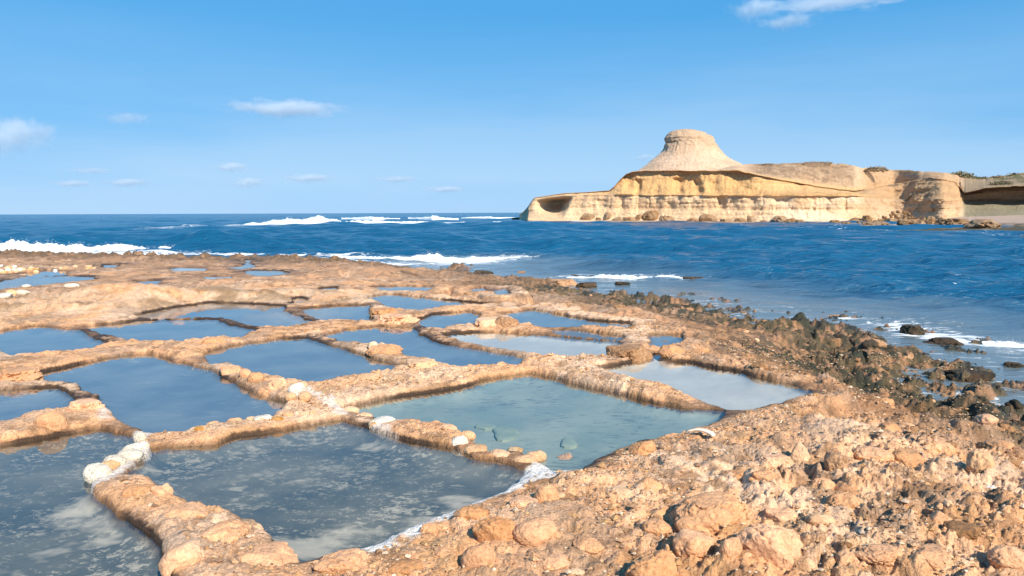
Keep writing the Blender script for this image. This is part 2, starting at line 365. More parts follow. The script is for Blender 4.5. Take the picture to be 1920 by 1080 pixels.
def poly_sdf(x, y, poly):
    d2 = np.full(x.shape, 1e9); inside = np.zeros(x.shape, bool); n = len(poly)
    for i in range(n):
        ax, ay = poly[i]; bx, by = poly[(i + 1) % n]
        ex, ey = bx - ax, by - ay; wx = x - ax; wy = y - ay
        t = np.clip((wx * ex + wy * ey) / (ex * ex + ey * ey + 1e-12), 0, 1)
        d2 = np.minimum(d2, (wx - ex * t) ** 2 + (wy - ey * t) ** 2)
        c = (ay > y) != (by > y)
        inside ^= c & (x < (bx - ax) * (y - ay) / (by - ay + 1e-15) + ax)
    d = np.sqrt(d2); return np.where(inside, -d, d)
def pans_sdf(x, y):
    d1 = np.full(x.shape, 9.0); d2 = np.full(x.shape, 9.0); i1 = np.full(x.shape, -1); i2 = np.full(x.shape, -1)
    for k, poly in enumerate(POLYS):
        lo = poly.min(0) - 2.2; hi = poly.max(0) + 2.2
        m = (x > lo[0]) & (x < hi[0]) & (y > lo[1]) & (y < hi[1])
        if not m.any(): continue
        d = poly_sdf(x[m], y[m], poly)
        a1 = d1[m]; a2 = d2[m]; b1 = i1[m]; b2 = i2[m]
        f = d < a1; s = (~f) & (d < a2)
        a2 = np.where(f, a1, np.where(s, d, a2)); b2 = np.where(f, b1, np.where(s, k, b2))
        a1 = np.where(f, d, a1); b1 = np.where(f, k, b1)
        d1[m] = a1; d2[m] = a2; i1[m] = b1; i2[m] = b2
    return d1, i1, d2, i2

SEA = -0.55
shore_px = [(893,490),(860,497),(800,508),(790,513),(850,519),(900,519),(950,525),(1000,525),(1060,529),(1110,540),(1160,548),(1257,556),(1320,571),(1400,580),(1470,591),(1550,604),(1640,622),(1720,640),(1800,668),(1880,705),(1940,765),(2100,850)]
back_px = [(-900,478),(-400,474),(0,469),(200,473),(400,476),(600,479),(750,480),(850,483),(893,484)]
LAND = np.concatenate([at_plane(*np.array(back_px, float).T, np.full(len(back_px), 0.08))[:, :2],
                       at_plane(*np.array(shore_px, float).T, np.full(len(shore_px), SEA))[:, :2],
                       np.array([[6.2, 1.0], [9.0, -35.0], [-90.0, -35.0], [-90.0, 20.0]])])

HUMPS = [(-7.6, 14.2, 1.5, 0.85, 0.33), (-5.0, 15.3, 1.8, 0.9, 0.25), (-10.3, 13.3, 1.6, 0.8, 0.14), (-2.8, 17.0, 1.6, 0.9, 0.10), (-6.6, 13.0, 1.6, .6, .08),
         (-0.6, 21.5, 2.5, 1.6, 0.16)]
SHL = at_plane(*np.array(shore_px, float).T, np.full(len(shore_px), SEA))[:, :2]
def shore_dist(x, y):
    d = np.full(x.shape, 1e9)
    for a, b in zip(SHL[:-1], SHL[1:]):
        e = b - a; t = np.clip(((x - a[0]) * e[0] + (y - a[1]) * e[1]) / (e @ e), 0, 1)
        d = np.minimum(d, np.hypot(x - a[0] - e[0] * t, y - a[1] - e[1] * t))
    return d
LOWRIM = [[(985,884),(940,913),(880,937),(783,974),(703,1013),(640,1024),(567,1040)], [(1043,872),(1077,872),(1107,855),(1153,835),(1190,819),(1257,810),(1300,797),(1350,780)], [(1370,764),(1420,757),(1480,744),(1515,734),(1487,722)]]
LOWP = [at_plane(*np.array(q, float).T, np.full(len(q), 0.02))[:, :2] for q in LOWRIM]
def low_dist(x, y):
    d = np.full(x.shape, 9.0); m = np.hypot(x, y) < 11
    xx, yy = x[m], y[m]; dm = np.full(xx.shape, 9.0)
    for P_ in LOWP:
        for a, b in zip(P_[:-1], P_[1:]):
            e = b - a; t = np.clip(((xx - a[0]) * e[0] + (yy - a[1]) * e[1]) / (e @ e), 0, 1)
            dm = np.minimum(dm, np.hypot(xx - a[0] - e[0] * t, yy - a[1] - e[1] * t))
    d[m] = dm; return d
def terrain(x, y, full=False):
    r = np.hypot(x, y)
    ws = np.clip(r / 9.0, 0.5, 2.0)
    wx = x + ws * (0.08 * (fbm2(x * 2.1, y * 2.1, 3, 11) - 0.5) + 0.05 * (noise2(x * 9, y * 9, 12) - 0.5) + 0.014 * (noise2(x * 21, y * 21, 15) - 0.5))
    wy = y + ws * (0.08 * (fbm2(x * 2.1, y * 2.1, 3, 13) - 0.5) + 0.05 * (noise2(x * 9, y * 9, 14) - 0.5) + 0.014 * (noise2(x * 21, y * 21, 16) - 0.5))
    d, i1, d2, i2 = pans_sdf(wx, wy)
    s = poly_sdf(x + 1.6 * (fbm2(x * 0.7, y * 0.7, 3, 21) - 0.5), y + 1.6 * (fbm2(x * 0.7, y * 0.7, 3, 22) - 0.5), LAND)
    s = -s; ssh = np.sign(s) * shore_dist(x, y)
    half = np.clip((np.clip(d, 0, 9) + np.clip(d2, 0, 9)) * 0.5, 0, 3)
    thn = np.minimum(np.where(r < 9, 0.035, 0.045), 0.28 * half) * (half < 0.9); d = np.where(d > -0.2, d - thn, d); half = np.clip(half - thn, 0.02, 3)
    w = np.clip(0.55 * half, 0.03, 0.10)
    q = np.clip(d / w, 0, 1)
    side = np.sqrt(np.clip(1 - (1 - q) ** 2, 0, 1))
    hc = hc_of(r)
    away = sst(0.25, 1.6, d)
    big = fbm2(x * 0.55, y * 0.55, 3, 31) - 0.5
    hump = 0
    for (hx, hy, sx, sy, h) in HUMPS:
        hump = hump + h * np.exp(-((x - hx) / sx) ** 2 - ((y - hy) / sy) ** 2)
    lowr = 1 - 0.62 * np.exp(-(low_dist(x, y) / 0.30) ** 2) - 0.35 * sst(15, 19, r) * sst(1.6, 0.3, d)
    z = hc + away * (0.02 + 0.16 * big) + hump * sst(0.0, 0.7, d)
    # rubble and lumps
    near_shore = sst(5.0, 0.2, s)
    wallness = sst(0.9, 0.3, half) * sst(0.5, 0.2, d)
    amp = (0.8 + 0.2 * away) * (1 - 0.30 * wallness - 0.25 * sst(11, 18, r) * (1 - near_shore)) * (1 + 0.5 * near_shore)
    ux = x + 0.10 * (noise2(x * 5, y * 5, 41) - 0.5); uy = y + 0.10 * (noise2(x * 5, y * 5, 42) - 0.5)
    rub = fbm2(x * 0.8, y * 0.8, 3, 35)
    L = 0.034 * cobble(ux, uy, 0.52, 51, 0.3, 0.62, 0.75) * (0.4 + 1.2 * rub) \
        + 0.032 * cobble(ux, uy, 0.23, 52, 0.3, 0.66, 0.8) \
        + 0.022 * cobble(ux, uy, 0.11, 53, 0.3, 0.66) * (0.35 + 1.3 * fbm2(x * 1.7, y * 1.7, 2, 36))
    nearm = r < 10
    fine = np.zeros(x.shape, np.float32)
    if nearm.any():
        fine[nearm] = 0.013 * cobble(ux[nearm], uy[nearm], 0.05, 54, 0.3, 0.62) * sst(0.3, 0.62, fbm2(x[nearm] * 2.3, y[nearm] * 2.3, 2, 37)) * 1.6
    L = L + fine + 0.05 * (fbm2(x * 4.2, y * 4.2, 4, 61, 0.58) - 0.5) * (0.6 + away)
    jag = 0
    for fq, am, sd in ((2.6, 0.024, 62), (6.0, 0.020, 63), (13.0, 0.022, 64), (26.0, 0.015, 65)):
        jag = jag + am * (np.abs(2 * fbm2(ux * fq, uy * fq * 1.25, 2, sd) - 1) - 0.22)
    L = L + jag * (0.45 + 0.75 * sst(0.40, 0.62, fbm2(x * 0.9, y * 0.9, 3, 66)) + 0.3 * away + 0.8 * near_shore + 0.8 * sst(0.9, 0.3, half) * sst(0.5, 0.2, d))
    # crevices between plates
    rid = 1 - np.abs(2 * fbm2(x * 1.3 + 0.4 * y, y * 1.9, 3, 71) - 1)
    L = L - 0.15 * sst(0.90, 0.99, rid) * away * (0.4 + 0.6 * near_shore)
    L = L + near_shore * (0.11 * cobble(ux, uy, 0.8, 81, 0.3, 0.7, 0.8) + 0.08 * cobble(ux, uy, 0.42, 82, 0.3, 0.7) - 0.08)
    # flat weathered ledges far back
    far = sst(15, 20, r)
    led = fbm2(x * 0.28, y * 0.9, 3, 91); led = led * 6; stp = np.floor(led) + sst(0.0, 0.18, led - np.floor(led))
    z = z + far * sst(0.0, 0.7, d) * (0.028 * (stp - 3))
    thin = np.clip(half / 0.24, 0.42, 1)
    zo = (z * side + (L - 0.012) * amp * side) * lowr * thin
    # sea edge
    slope = np.clip(1.25 / np.maximum(r, 1), 0.075, 0.30) + 0.12 * sst(20, 25, r)
    ramp = SEA - 0.04 + np.where(ssh > 0, slope, 0.035) * ssh + 0.8 * L * amp + 0.30 * (fbm2(ux * 1.25, uy * 1.25, 4, 97, 0.6) - 0.5) * sst(3.0, 0.8, np.abs(ssh + 0.3)) * sst(26, 21, r) + 0.30 * (fbm2(x * 0.9, y * 0.9, 3, 94) - 0.5) * sst(-1, 1.5, ssh)
    ramp = np.maximum(ramp, (hc + L * amp) * side * sst(1.3, 0.3, d) - 2 * sst(0.3, 1.3, d))
    zo = np.where(s > -3.2, np.minimum(zo, ramp), zo)
    t = np.where(r > 22, sst(-1.0, 0.6, s), sst(-3.2, -1.2, s))
    edge = SEA - 0.42 + 0.12 * near_shore * fbm2(x * 2, y * 2, 3, 95) + 0.45 * cobble(ux, uy, 1.1, 96, 0.25, 0.7, 0.7) * sst(-2.6, -0.2, s)
    zo = edge + (zo - edge) * t
    # brine pools
    qi = np.clip(-d / (0.16 + 0.02 * r), 0, 1)
    zi = -0.085 * np.sqrt(np.clip(1 - (1 - qi) ** 2, 0, 1)) + 0.018 * (fbm2(x * 3, y * 3, 3, 98) - 0.5) * qi
    z = np.where(d < 0, zi, zo)
    # camera stands on a flat patch
    if not full: return z
    return z, d, i1, d2, i2, s, away, rub, big
def ground_z(x, y):          # bilinear look-up in the finished sheet
    a = math.atan2(x, y); r = math.hypot(x, y)
    j = min(max(int(np.searchsorted(az, a)) - 1, 0), len(az) - 2); i = min(max(int(np.searchsorted(rr, r)) - 1, 0), len(rr) - 2)
    u = min(max((a - az[j]) / (az[j + 1] - az[j]), 0), 1); v = min(max((r - rr[i]) / (rr[i + 1] - rr[i]), 0), 1)
    Zg = gz.reshape(shp)
    return float((Zg[i, j] * (1 - u) + Zg[i, j + 1] * u) * (1 - v) + (Zg[i + 1, j] * (1 - u) + Zg[i + 1, j + 1] * u) * v)
def on_ground(px, py, it=5):
    z = 0.08
    for _ in range(it):
        p = at_plane(px, py, z); z = 0.5 * z + 0.5 * ground_z(p[0], p[1])
    p = at_plane(px, py, z); return np.array([p[0], p[1], ground_z(p[0], p[1])])

# ---- grid round the place where the photographer stands
az = np.concatenate([np.radians(np.arange(-180, -48, 4.0)), np.radians(np.arange(-48, -37, 0.3)), np.radians(np.arange(-37, 37, 0.09)), np.radians(np.arange(37, 48, 0.3)), np.radians(np.arange(48, 180.1, 4.0))])
rr = [0.4]
while rr[-1] < 46:
    r_ = rr[-1]
    rr.append(r_ + (0.10 * r_ if r_ < 2.4 else (0.0042 * r_ if r_ < 16 else 0.0062 * r_)))
rr = np.array(rr)
A, Rr = np.meshgrid(az, rr)
gx = (Rr * np.sin(A)); gy = (Rr * np.cos(A)); shp = gx.shape
gz, gd, gi1, gd2, gi2, gs, gaway, grub, gbig = terrain(gx.ravel(), gy.ravel(), True)
X = gx.ravel(); Y = gy.ravel()
V = np.stack([X, Y, gz], 1)
FQ = grid_faces(*shp)[:, ::-1]
# normals of the whole sheet so that its pieces meet without seams
e1 = V[FQ[:, 2]] - V[FQ[:, 0]]; e2 = V[FQ[:, 3]] - V[FQ[:, 1]]
fn = np.cross(e1, e2); sgn = np.sign(fn[:, 2:3].sum()); 
if sgn < 0: FQ = FQ[:, ::-1]; fn = -fn
VN = np.zeros_like(V)
for k in range(4):
    for c in range(3): VN[:, c] += np.bincount(FQ[:, k], weights=fn[:, c], minlength=len(V))
VN /= np.linalg.norm(VN, axis=1)[:, None] + 1e-12

# colours of the rock itself
def terrain_colour(x, y, z, d, s, away, rub):
    r = np.hypot(x, y)
    tan = np.array([0.82, 0.445, 0.225]); pale = np.array([0.90, 0.60, 0.39]); brown = np.array([0.27, 0.145, 0.07])
    och = np.array([0.50, 0.28, 0.12]); grey = np.array([0.42, 0.29, 0.20]); drk = np.array([0.085, 0.052, 0.03])
    n1 = fbm2(x * 1.1, y * 1.1, 4, 101); n2 = fbm2(x * 3.3, y * 3.3, 4, 102); n3 = fbm2(x * 9, y * 9, 3, 103)
    c = mix(np.broadcast_to(tan, (len(x), 3)), pale, sst(0.45, 0.66, n1))
    c = mix(c, och, 0.6 * sst(0.55, 0.72, n2)); c = mix(c, grey, 0.55 * sst(0.53, 0.66, fbm2(x * 2.2, y * 2.2, 4, 104)))
    c = mix(c, brown, 0.7 * sst(0.53, 0.64, n3) * sst(0.40, 0.55, fbm2(x * 1.6, y * 1.6, 3, 107)))
    # browner towards the sea and on the outer reef
    ns = sst(5.2, 1.2, s + 1.6 * sst(9, 6, r) + 2.4 * (n1 - 0.5) - 1.2 * sst(9, 14, r)); c = mix(c, np.array([0.25, 0.13, 0.065]), 0.78 * ns)
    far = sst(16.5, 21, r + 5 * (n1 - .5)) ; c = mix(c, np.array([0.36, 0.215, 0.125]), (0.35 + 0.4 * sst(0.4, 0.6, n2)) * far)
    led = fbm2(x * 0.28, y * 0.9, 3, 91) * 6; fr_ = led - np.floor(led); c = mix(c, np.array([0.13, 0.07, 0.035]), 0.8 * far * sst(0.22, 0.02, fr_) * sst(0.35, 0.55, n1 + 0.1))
    # pale hump
    hump = np.zeros(len(x))
    for (hx, hy, sx, sy, h) in HUMPS[:3]: hump += np.exp(-((x - hx) / sx / 1.3) ** 2 - ((y - hy) / sy / 1.3) ** 2)
    c = mix(c, np.array([0.70, 0.50, 0.33]), 0.75 * np.clip(hump, 0, 1) * sst(0.62, 0.4, n2)); c = mix(c, np.array([0.26, 0.15, 0.06]), 0.7 * np.clip(hump, 0, 1) * sst(0.58, 0.66, n1))
    # bleached, salt-dried crests of the rims
    c = mix(c, pale, 0.5 * sst(0.045, 0.085, z) * sst(0.6, 0.25, d) * sst(0.40, 0.55, n2 + 0.05) * sst(15, 11, r))
    # brine stain round the pools
    st = sst(0.045, 0.0, z) * (d > -0.03) * sst(0.9, 0.0, d) * sst(0.3, 0.6, n2 + 0.15)
    c = mix(c, np.array([0.17, 0.085, 0.035]), 0.85 * np.clip(st, 0, 1))
    # algae along the sea
    al = sst(4.7, 2.0, s + 2.4 * sst(11, 7.5, r) + 2.4 * (fbm2(x * 1.5, y * 1.5, 4, 105) - 0.5)) * sst(0.30, 0.48, n3 + 0.4 * (fbm2(x * 5, y * 5, 2, 106) - 0.5))
    alg = mix(np.broadcast_to(np.array([0.026, 0.035, 0.022]), (len(x), 3)), np.array([0.12, 0.09, 0.045]), sst(.4, .65, n2))
    c = mix(c, alg, np.where(r > 22, 0.55, 0.95) * al)
    wet = np.clip(sst(1.2, 0.2, s) + 0.7 * st, 0, 1)
    return c, wet
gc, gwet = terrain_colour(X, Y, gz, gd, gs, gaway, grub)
grim = sst(0.5, 0.15, gd) * sst(0.6, 1.6, gs) * (0.25 + 0.75 * sst(0.42, 0.58, fbm2(X * 1.1, Y * 1.1, 3, 121)))
# salt crust along the near pan
def path_dist(x, y, px):
    p = at_plane(*np.array(px, float).T, np.full(len(px), 0.02))[:, :2]; d = np.full(x.shape, 1e9)
    for a, b in zip(p[:-1], p[1:]):
        e = b - a; t = np.clip(((x - a[0]) * e[0] + (y - a[1]) * e[1]) / (e @ e), 0, 1)
        d = np.minimum(d, np.hypot(x - a[0] - e[0] * t, y - a[1] - e[1] * t))
    return d
nearq = np.hypot(X, Y) < 9
def crust(px, w, k):
    global gc
    dd = np.full(len(X), 9.0); dd[nearq] = path_dist(X[nearq], Y[nearq], px)
    nn = np.zeros(len(X)); nn[nearq] = fbm2(X[nearq] * 6, Y[nearq] * 6, 4, 111) - 0.5
    f = sst(w, w * 0.5, dd + w * 2.2 * nn) * k
    gc = mix(gc, np.array([0.92, 0.87, 0.80]), f); grim[:] = grim * (1 - f)
crust([(1035,873),(1010,890),(975,905),(940,915)], 0.15, 1.0)
crust([(940,920),(880,943),(783,983),(703,1023),(650,1035)], 0.13, 1.0)
crust([(700,800),(760,826),(850,846)], 0.05, 0.5)
crust([(170,905),(200,880),(250,850)], 0.12, 0.75)
crust([(640,775),(600,755),(570,735)], 0.10, 0.6)
crust([(1815,925),(1850,940),(1890,950)], 0.03, 0.9)
crust([(270,812),(250,830)], 0.08, 0.7)
crust([(835,680),(800,668)], 0.10, 0.6)
crust([(190,770),(200,785)], 0.12, 0.5)

fl = gi1[FQ[:, 0]]; fd = np.maximum(gd[FQ].max(1), (V[FQ, 2].max(1) + 0.012) * 3)
lab = np.full(len(FQ), -1)            # -1 shore
bedm = fd < 0.0
lab[bedm] = fl[bedm]
thr = 0.62 + 0.05 * np.hypot(X, Y)[FQ[:, 0]]
wsum = (gd + gd2)[FQ[:, 0]]
wall = (~bedm) & (wsum < np.minimum(thr, 1.5)) & (gi2[FQ[:, 0]] >= 0) & (gs[FQ[:, 0]] > 0.6)
lo_ = np.minimum(fl, gi2[FQ[:, 0]]); hi_ = np.maximum(fl, gi2[FQ[:, 0]])
lab[wall] = 1000 + lo_[wall] * 64 + hi_[wall]
vis_az = np.abs(np.degrees(np.arctan2(X, Y)))[FQ[:, 0]] < 36

def piece(name, sel, mat, **kw):
    u, f = sub_mesh(V, FQ[sel])
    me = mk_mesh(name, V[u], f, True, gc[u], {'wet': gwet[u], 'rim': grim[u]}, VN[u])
    return link(name, me, mat, **kw)

PAN_LABEL = {
 'p0': 'large salt pan filling the bottom-left corner, white flecks on its grey bed',
 'p1': 'nearest central salt pan, flecked dark bed and white salt crust along its rim',
 'p2': 'wide greenish-grey salt pan right of the central walls, with pale green stones under water',
 'p3': 'pale salt pan farthest right, beside the rough brown shelf',
 'p4': 'blue salt pan in the middle, just above the crossing of the walls',
 'p5': 'large blue salt pan at left with faint white streaks',
 'p6': 'small blue salt pan cut by the left frame edge, above the corner pan',
 'p7': 'salt pan cut by the left frame edge, directly below the pale rock hump',
 'p8': 'long narrow salt pan left of centre with a curved upper wall',
 'p9': 'salt pan with straight dark back edge at the foot of the pale hump',
 'p10': 'small square salt pan just left of the blocky middle rock',
 'p11': 'long diagonal blue salt pan running through the centre',
 'p12': 'narrow salt pan behind the blocky middle rock',
 'p13': 'small oval salt pan right of the blocky middle rock',
 'p14': 'salt pan at the back right, next to the brown shelf',
 'p15': 'pale long salt pan left of the large grey block rock',
 'p16': 'thin sliver of water above the pale long pan',
 'p17': 'tiny pool right of the large grey block rock',
 'p18': 'thin pan in the farthest row of the middle, near the dark shore rocks',
 'p19': 'far pan at the left edge behind the pale hump',
 'p20': 'small far pan in front of the orange and white stones at left',
 'p21': 'little pool on top of the pale hump',
 'p22': 'oval far pan behind the hump, left of centre',
 'p23': 'pale sliver of a pan far back, left of the oval pan',
 'p24': 'notched far pool with a channel cut into the outer reef',
 'p25': 'pale sliver of water at the back foot of the hump',
 'p26': 'tiny pool above the small square pan',
 'p27': 'tiny pool above and right of the hump, below the reef',
 'p28': 'left one of two tiny pools among the brown shore rocks',
 'p29': 'right one of two tiny pools among the brown shore rocks',
 'p30': 'streak of water far left on the outer reef',
}
pan_roots = []
for k, (key, bed, nf, desc, pts) in enumerate(PANS):
    poly = POLYS[k]; c = poly.mean(0)
    root = bpy.data.objects.new('salt_pan', None); COL.objects.link(root); root.location = (0, 0, 0)
    root.empty_display_size = 0.2
    tag(root, PAN_LABEL[key], 'salt pan', 'salt pans cut in the rock')
    n = len(poly); area = 0.5 * np.sum(poly[:, 0] * np.roll(poly[:, 1], -1) - np.roll(poly[:, 0], -1) * poly[:, 1])
    e = np.roll(poly, -1, 0) - poly; nn = np.stack([e[:, 1], -e[:, 0]], 1) * np.sign(area); nn /= np.linalg.norm(nn, axis=1)[:, None] + 1e-9
    vn = nn + np.roll(nn, 1, 0); vn /= np.linalg.norm(vn, axis=1)[:, None] + 1e-9
    rad = float(np.hypot(*c)); off = 0.09 if rad < 9 else 0.13
    out = poly + vn * off
    me = bpy.data.meshes.new('water')
    zz = 0.0015 * ((k * 7) % 5 - 2)
    ordr = range(n) if area > 0 else range(n - 1, -1, -1)
    me.from_pydata([(p[0], p[1], zz) for p in out], [], [list(ordr)]); me.update()
    link('water', me, M['water'], root)
    sel = lab == k
    if sel.sum() > 0: piece('bed', sel, M[bed], parent=root)
    pan_roots.append(root)

# walls between two neighbouring pans
WALLS = {}
for code in np.unique(lab[lab >= 1000]):
    sel = lab == code
    if (sel & vis_az).sum() < 350: lab[sel] = -1; continue
    a, b = (code - 1000) // 64, (code - 1000) % 64
    o = piece('pan_wall', sel, M['shore'], label='low rock wall between the %s pan and the %s pan' % (PANS[a][3].replace(' pan', '').replace('pan ', ''), PANS[b][3].replace(' pan', '').replace('pan ', '')), cat='wall', group='walls between salt pans')
    WALLS[(a, b)] = o
shore = piece('rock_shore', lab == -1, M['shore'], kind='structure')

# ------------------------------------------------------------------ sea
az2 = np.concatenate([np.radians(np.arange(-180, -44, 5.0)), np.radians(np.arange(-44, 44, 0.19)), np.radians(np.arange(44, 180.1, 5.0))])
r2 = [4.0]
while r2[-1] < 30000:
    q = r2[-1]; r2.append(q * (1.010 if q < 14 else (1.0058 if q < 170 else (1.02 if q < 500 else 1.10))))
r2 = np.array(r2); A2, R2 = np.meshgrid(az2, r2)
sx = (R2 * np.sin(A2)).ravel(); sy = (R2 * np.cos(A2)).ravel(); rs = R2.ravel()
nearsea = rs < 90
ssd = np.full(len(sx), 99.0); ssd[nearsea] = poly_sdf(sx[nearsea], sy[nearsea], LAND)
calm = sst(0.0, 9.0, ssd)
sz = np.zeros(len(sx))
for k in range(46):
    lam = 0.7 * (1.085 ** k) * 1.0
    th = math.radians(200 + RNG.normal(0, 32))
    kx, ky = math.sin(th) * 2 * math.pi / lam, math.cos(th) * 2 * math.pi / lam
    amp = 0.022 * lam ** 0.36
    res = np.clip(1.4 - 0.022 * rs / lam, 0, 1)
    ph = RNG.uniform(0, 6.28) + 2.0 * noise2(sx * 0.11 / lam ** .5, sy * 0.11 / lam ** .5, 200 + k)
    w_ = np.sin(kx * sx + ky * sy + ph); sz += amp * res * (w_ + 0.35 * (np.abs(w_) - 0.6))
sz *= (0.12 + 0.88 * calm) * np.where(rs > 600, 0.3, 1.0)
# long swell lines running in from the open sea
swl = [((385,466),(600,462),(760,466), 0.55, 1.6), ((-200,468),(100,466),(390,464), 0.45, 1.6), ((250,428),(700,424),(1000,424), 0.5, 4.0)]
for a, b, c, h, wd in swl:
    p = at_plane(*np.array([a, b, c], float).T, np.full(3, SEA))[:, :2]; d = np.full(len(sx), 1e9)
    m = (rs > 15) & (rs < 260)
    for u, v in zip(p[:-1], p[1:]):
        e = v - u; t = np.clip(((sx[m] - u[0]) * e[0] + (sy[m] - u[1]) * e[1]) / (e @ e), 0, 1)
        d[m] = np.minimum(d[m], np.hypot(sx[m] - u[0] - e[0] * t, sy[m] - u[1] - e[1] * t))
    sz += h * np.exp(-(d / wd) ** 2)
# foam field
FOAMP = [([(1330,562),(1480,577),(1620,592),(1760,604)], 1.6, .42), ([(1700,612),(1760,628),(1830,642),(1920,648),(2000,655)], 1.1, 0.72), ([(1580,600),(1640,608),(1720,618)], .9, .5), ([(1060,520),(1150,521),(1230,522),(1300,526)], 1.4, 0.55),
         ([(630,492),(760,494),(880,494),(960,482)], 2.2, 0.7), ([(-200,474),(200,476),(400,477),(640,480)], 3.0, 0.8), ([(1150,419),(1300,424),(1500,428),(1700,435),(1920,443)], 3.0, 0.45),
         ([(300,430),(500,424),(800,420),(1000,417)], 6.0, 0.6), ([(970,413),(1060,415),(1160,417)], 5.0, 0.8), ([(940,500),(1060,508),(1200,516)], 1.5, .25), ([(1700,540),(1800,528),(1920,545)], 1.2, .34)]
foam = np.zeros(len(sx))
for px, wd, k in FOAMP:
    p = at_plane(*np.array(px, float).T, np.full(len(px), SEA))[:, :2]
    lo = p.min(0) - 4 * wd; hi = p.max(0) + 4 * wd
    m = (sx > lo[0]) & (sx < hi[0]) & (sy > lo[1]) & (sy < hi[1]); d = np.full(m.sum(), 1e9)
    for u, v in zip(p[:-1], p[1:]):
        e = v - u; t = np.clip(((sx[m] - u[0]) * e[0] + (sy[m] - u[1]) * e[1]) / (e @ e), 0, 1)
        d = np.minimum(d, np.hypot(sx[m] - u[0] - e[0] * t, sy[m] - u[1] - e[1] * t))
    foam[m] = np.maximum(foam[m], k * np.exp(-(d / wd) ** 2))
foam = np.maximum(foam, 0.42 * sst(2.6, 0.0, ssd))
shallow = sst(8.0, 0.0, ssd)
def sea_mat():
    m = NT('sea_water'); geo = m.n('ShaderNodeNewGeometry'); P = geo.outputs['Position']
    v = m.mapping(P, (0.6, 1.5, 1.0), (0, 0, 0.15))
    a = m.n('ShaderNodeAttribute', attribute_name='foam'); sh = m.n('ShaderNodeAttribute', attribute_name='shallow')
    n1 = m.noise(v, 1.3, 6, 0.62, 0.4); n2 = m.noise(v, 0.16, 5, 0.6, 0.3); n3 = m.noise(P, 0.02, 4, 0.55)
    deep = m.mixc(m.rng(n3, 0.35, 0.65), (0.004, 0.065, 0.150), (0.007, 0.090, 0.19))
    deep = m.mixc(m.rng(n1, 0.35, 0.68, 0.0, 0.5), deep, (0.012, 0.11, 0.22))
    c = m.mixc(m.mth('MULTIPLY', sh.outputs['Fac'], 0.8), deep, (0.16, 0.18, 0.17))
    fv = m.mapping(P, (0.7, 1.6, 1.0), (0, 0, -0.2))
    f1 = m.noise(fv, 2.4, 8, 0.68, 1.2)
    th = m.mth('SUBTRACT', 0.80, m.mth('MULTIPLY', a.outputs['Fac'], 0.55))
    ff = m.mth('MULTIPLY', m.mth('SUBTRACT', f1, th), 9.0)
    cl = m.n('ShaderNodeClamp'); m.l(ff, cl.inputs[0])
    c = m.mixc(cl.outputs[0], c, (0.80, 0.82, 0.84))
    n4 = m.noise(v, 0.45, 4, 0.6, 0.5); b = m.bump(n1, 1.0, 0.30); b = m.bump(n4, 1.0, 0.45, b); b = m.bump(n2, 0.8, 0.7, b)
    # calmer water over the shallows
    nm = m.n('ShaderNodeMix', data_type='VECTOR'); m.l(m.mth('MULTIPLY', sh.outputs['Fac'], 0.85), nm.inputs['Factor'])
    m.l(b, nm.inputs['A']); m.l(geo.outputs['Normal'], nm.inputs['B'])
    rg = m.mixc(cl.outputs[0], (0.2, 0.2, 0.2), (0.8, 0.8, 0.8))
    m.bsdf(c, rg, nm.outputs['Result'], IOR=1.33, Specular_IOR_Level=0.5); return m.m
M['sea'] = sea_mat()
F2 = grid_faces(len(r2), len(az2))[:, ::-1]
sme = mk_mesh('sea', np.stack([sx, sy, SEA + sz], 1), F2, True, None, {'foam': foam, 'shallow': shallow})
link('sea', sme, M['sea'], kind='structure')

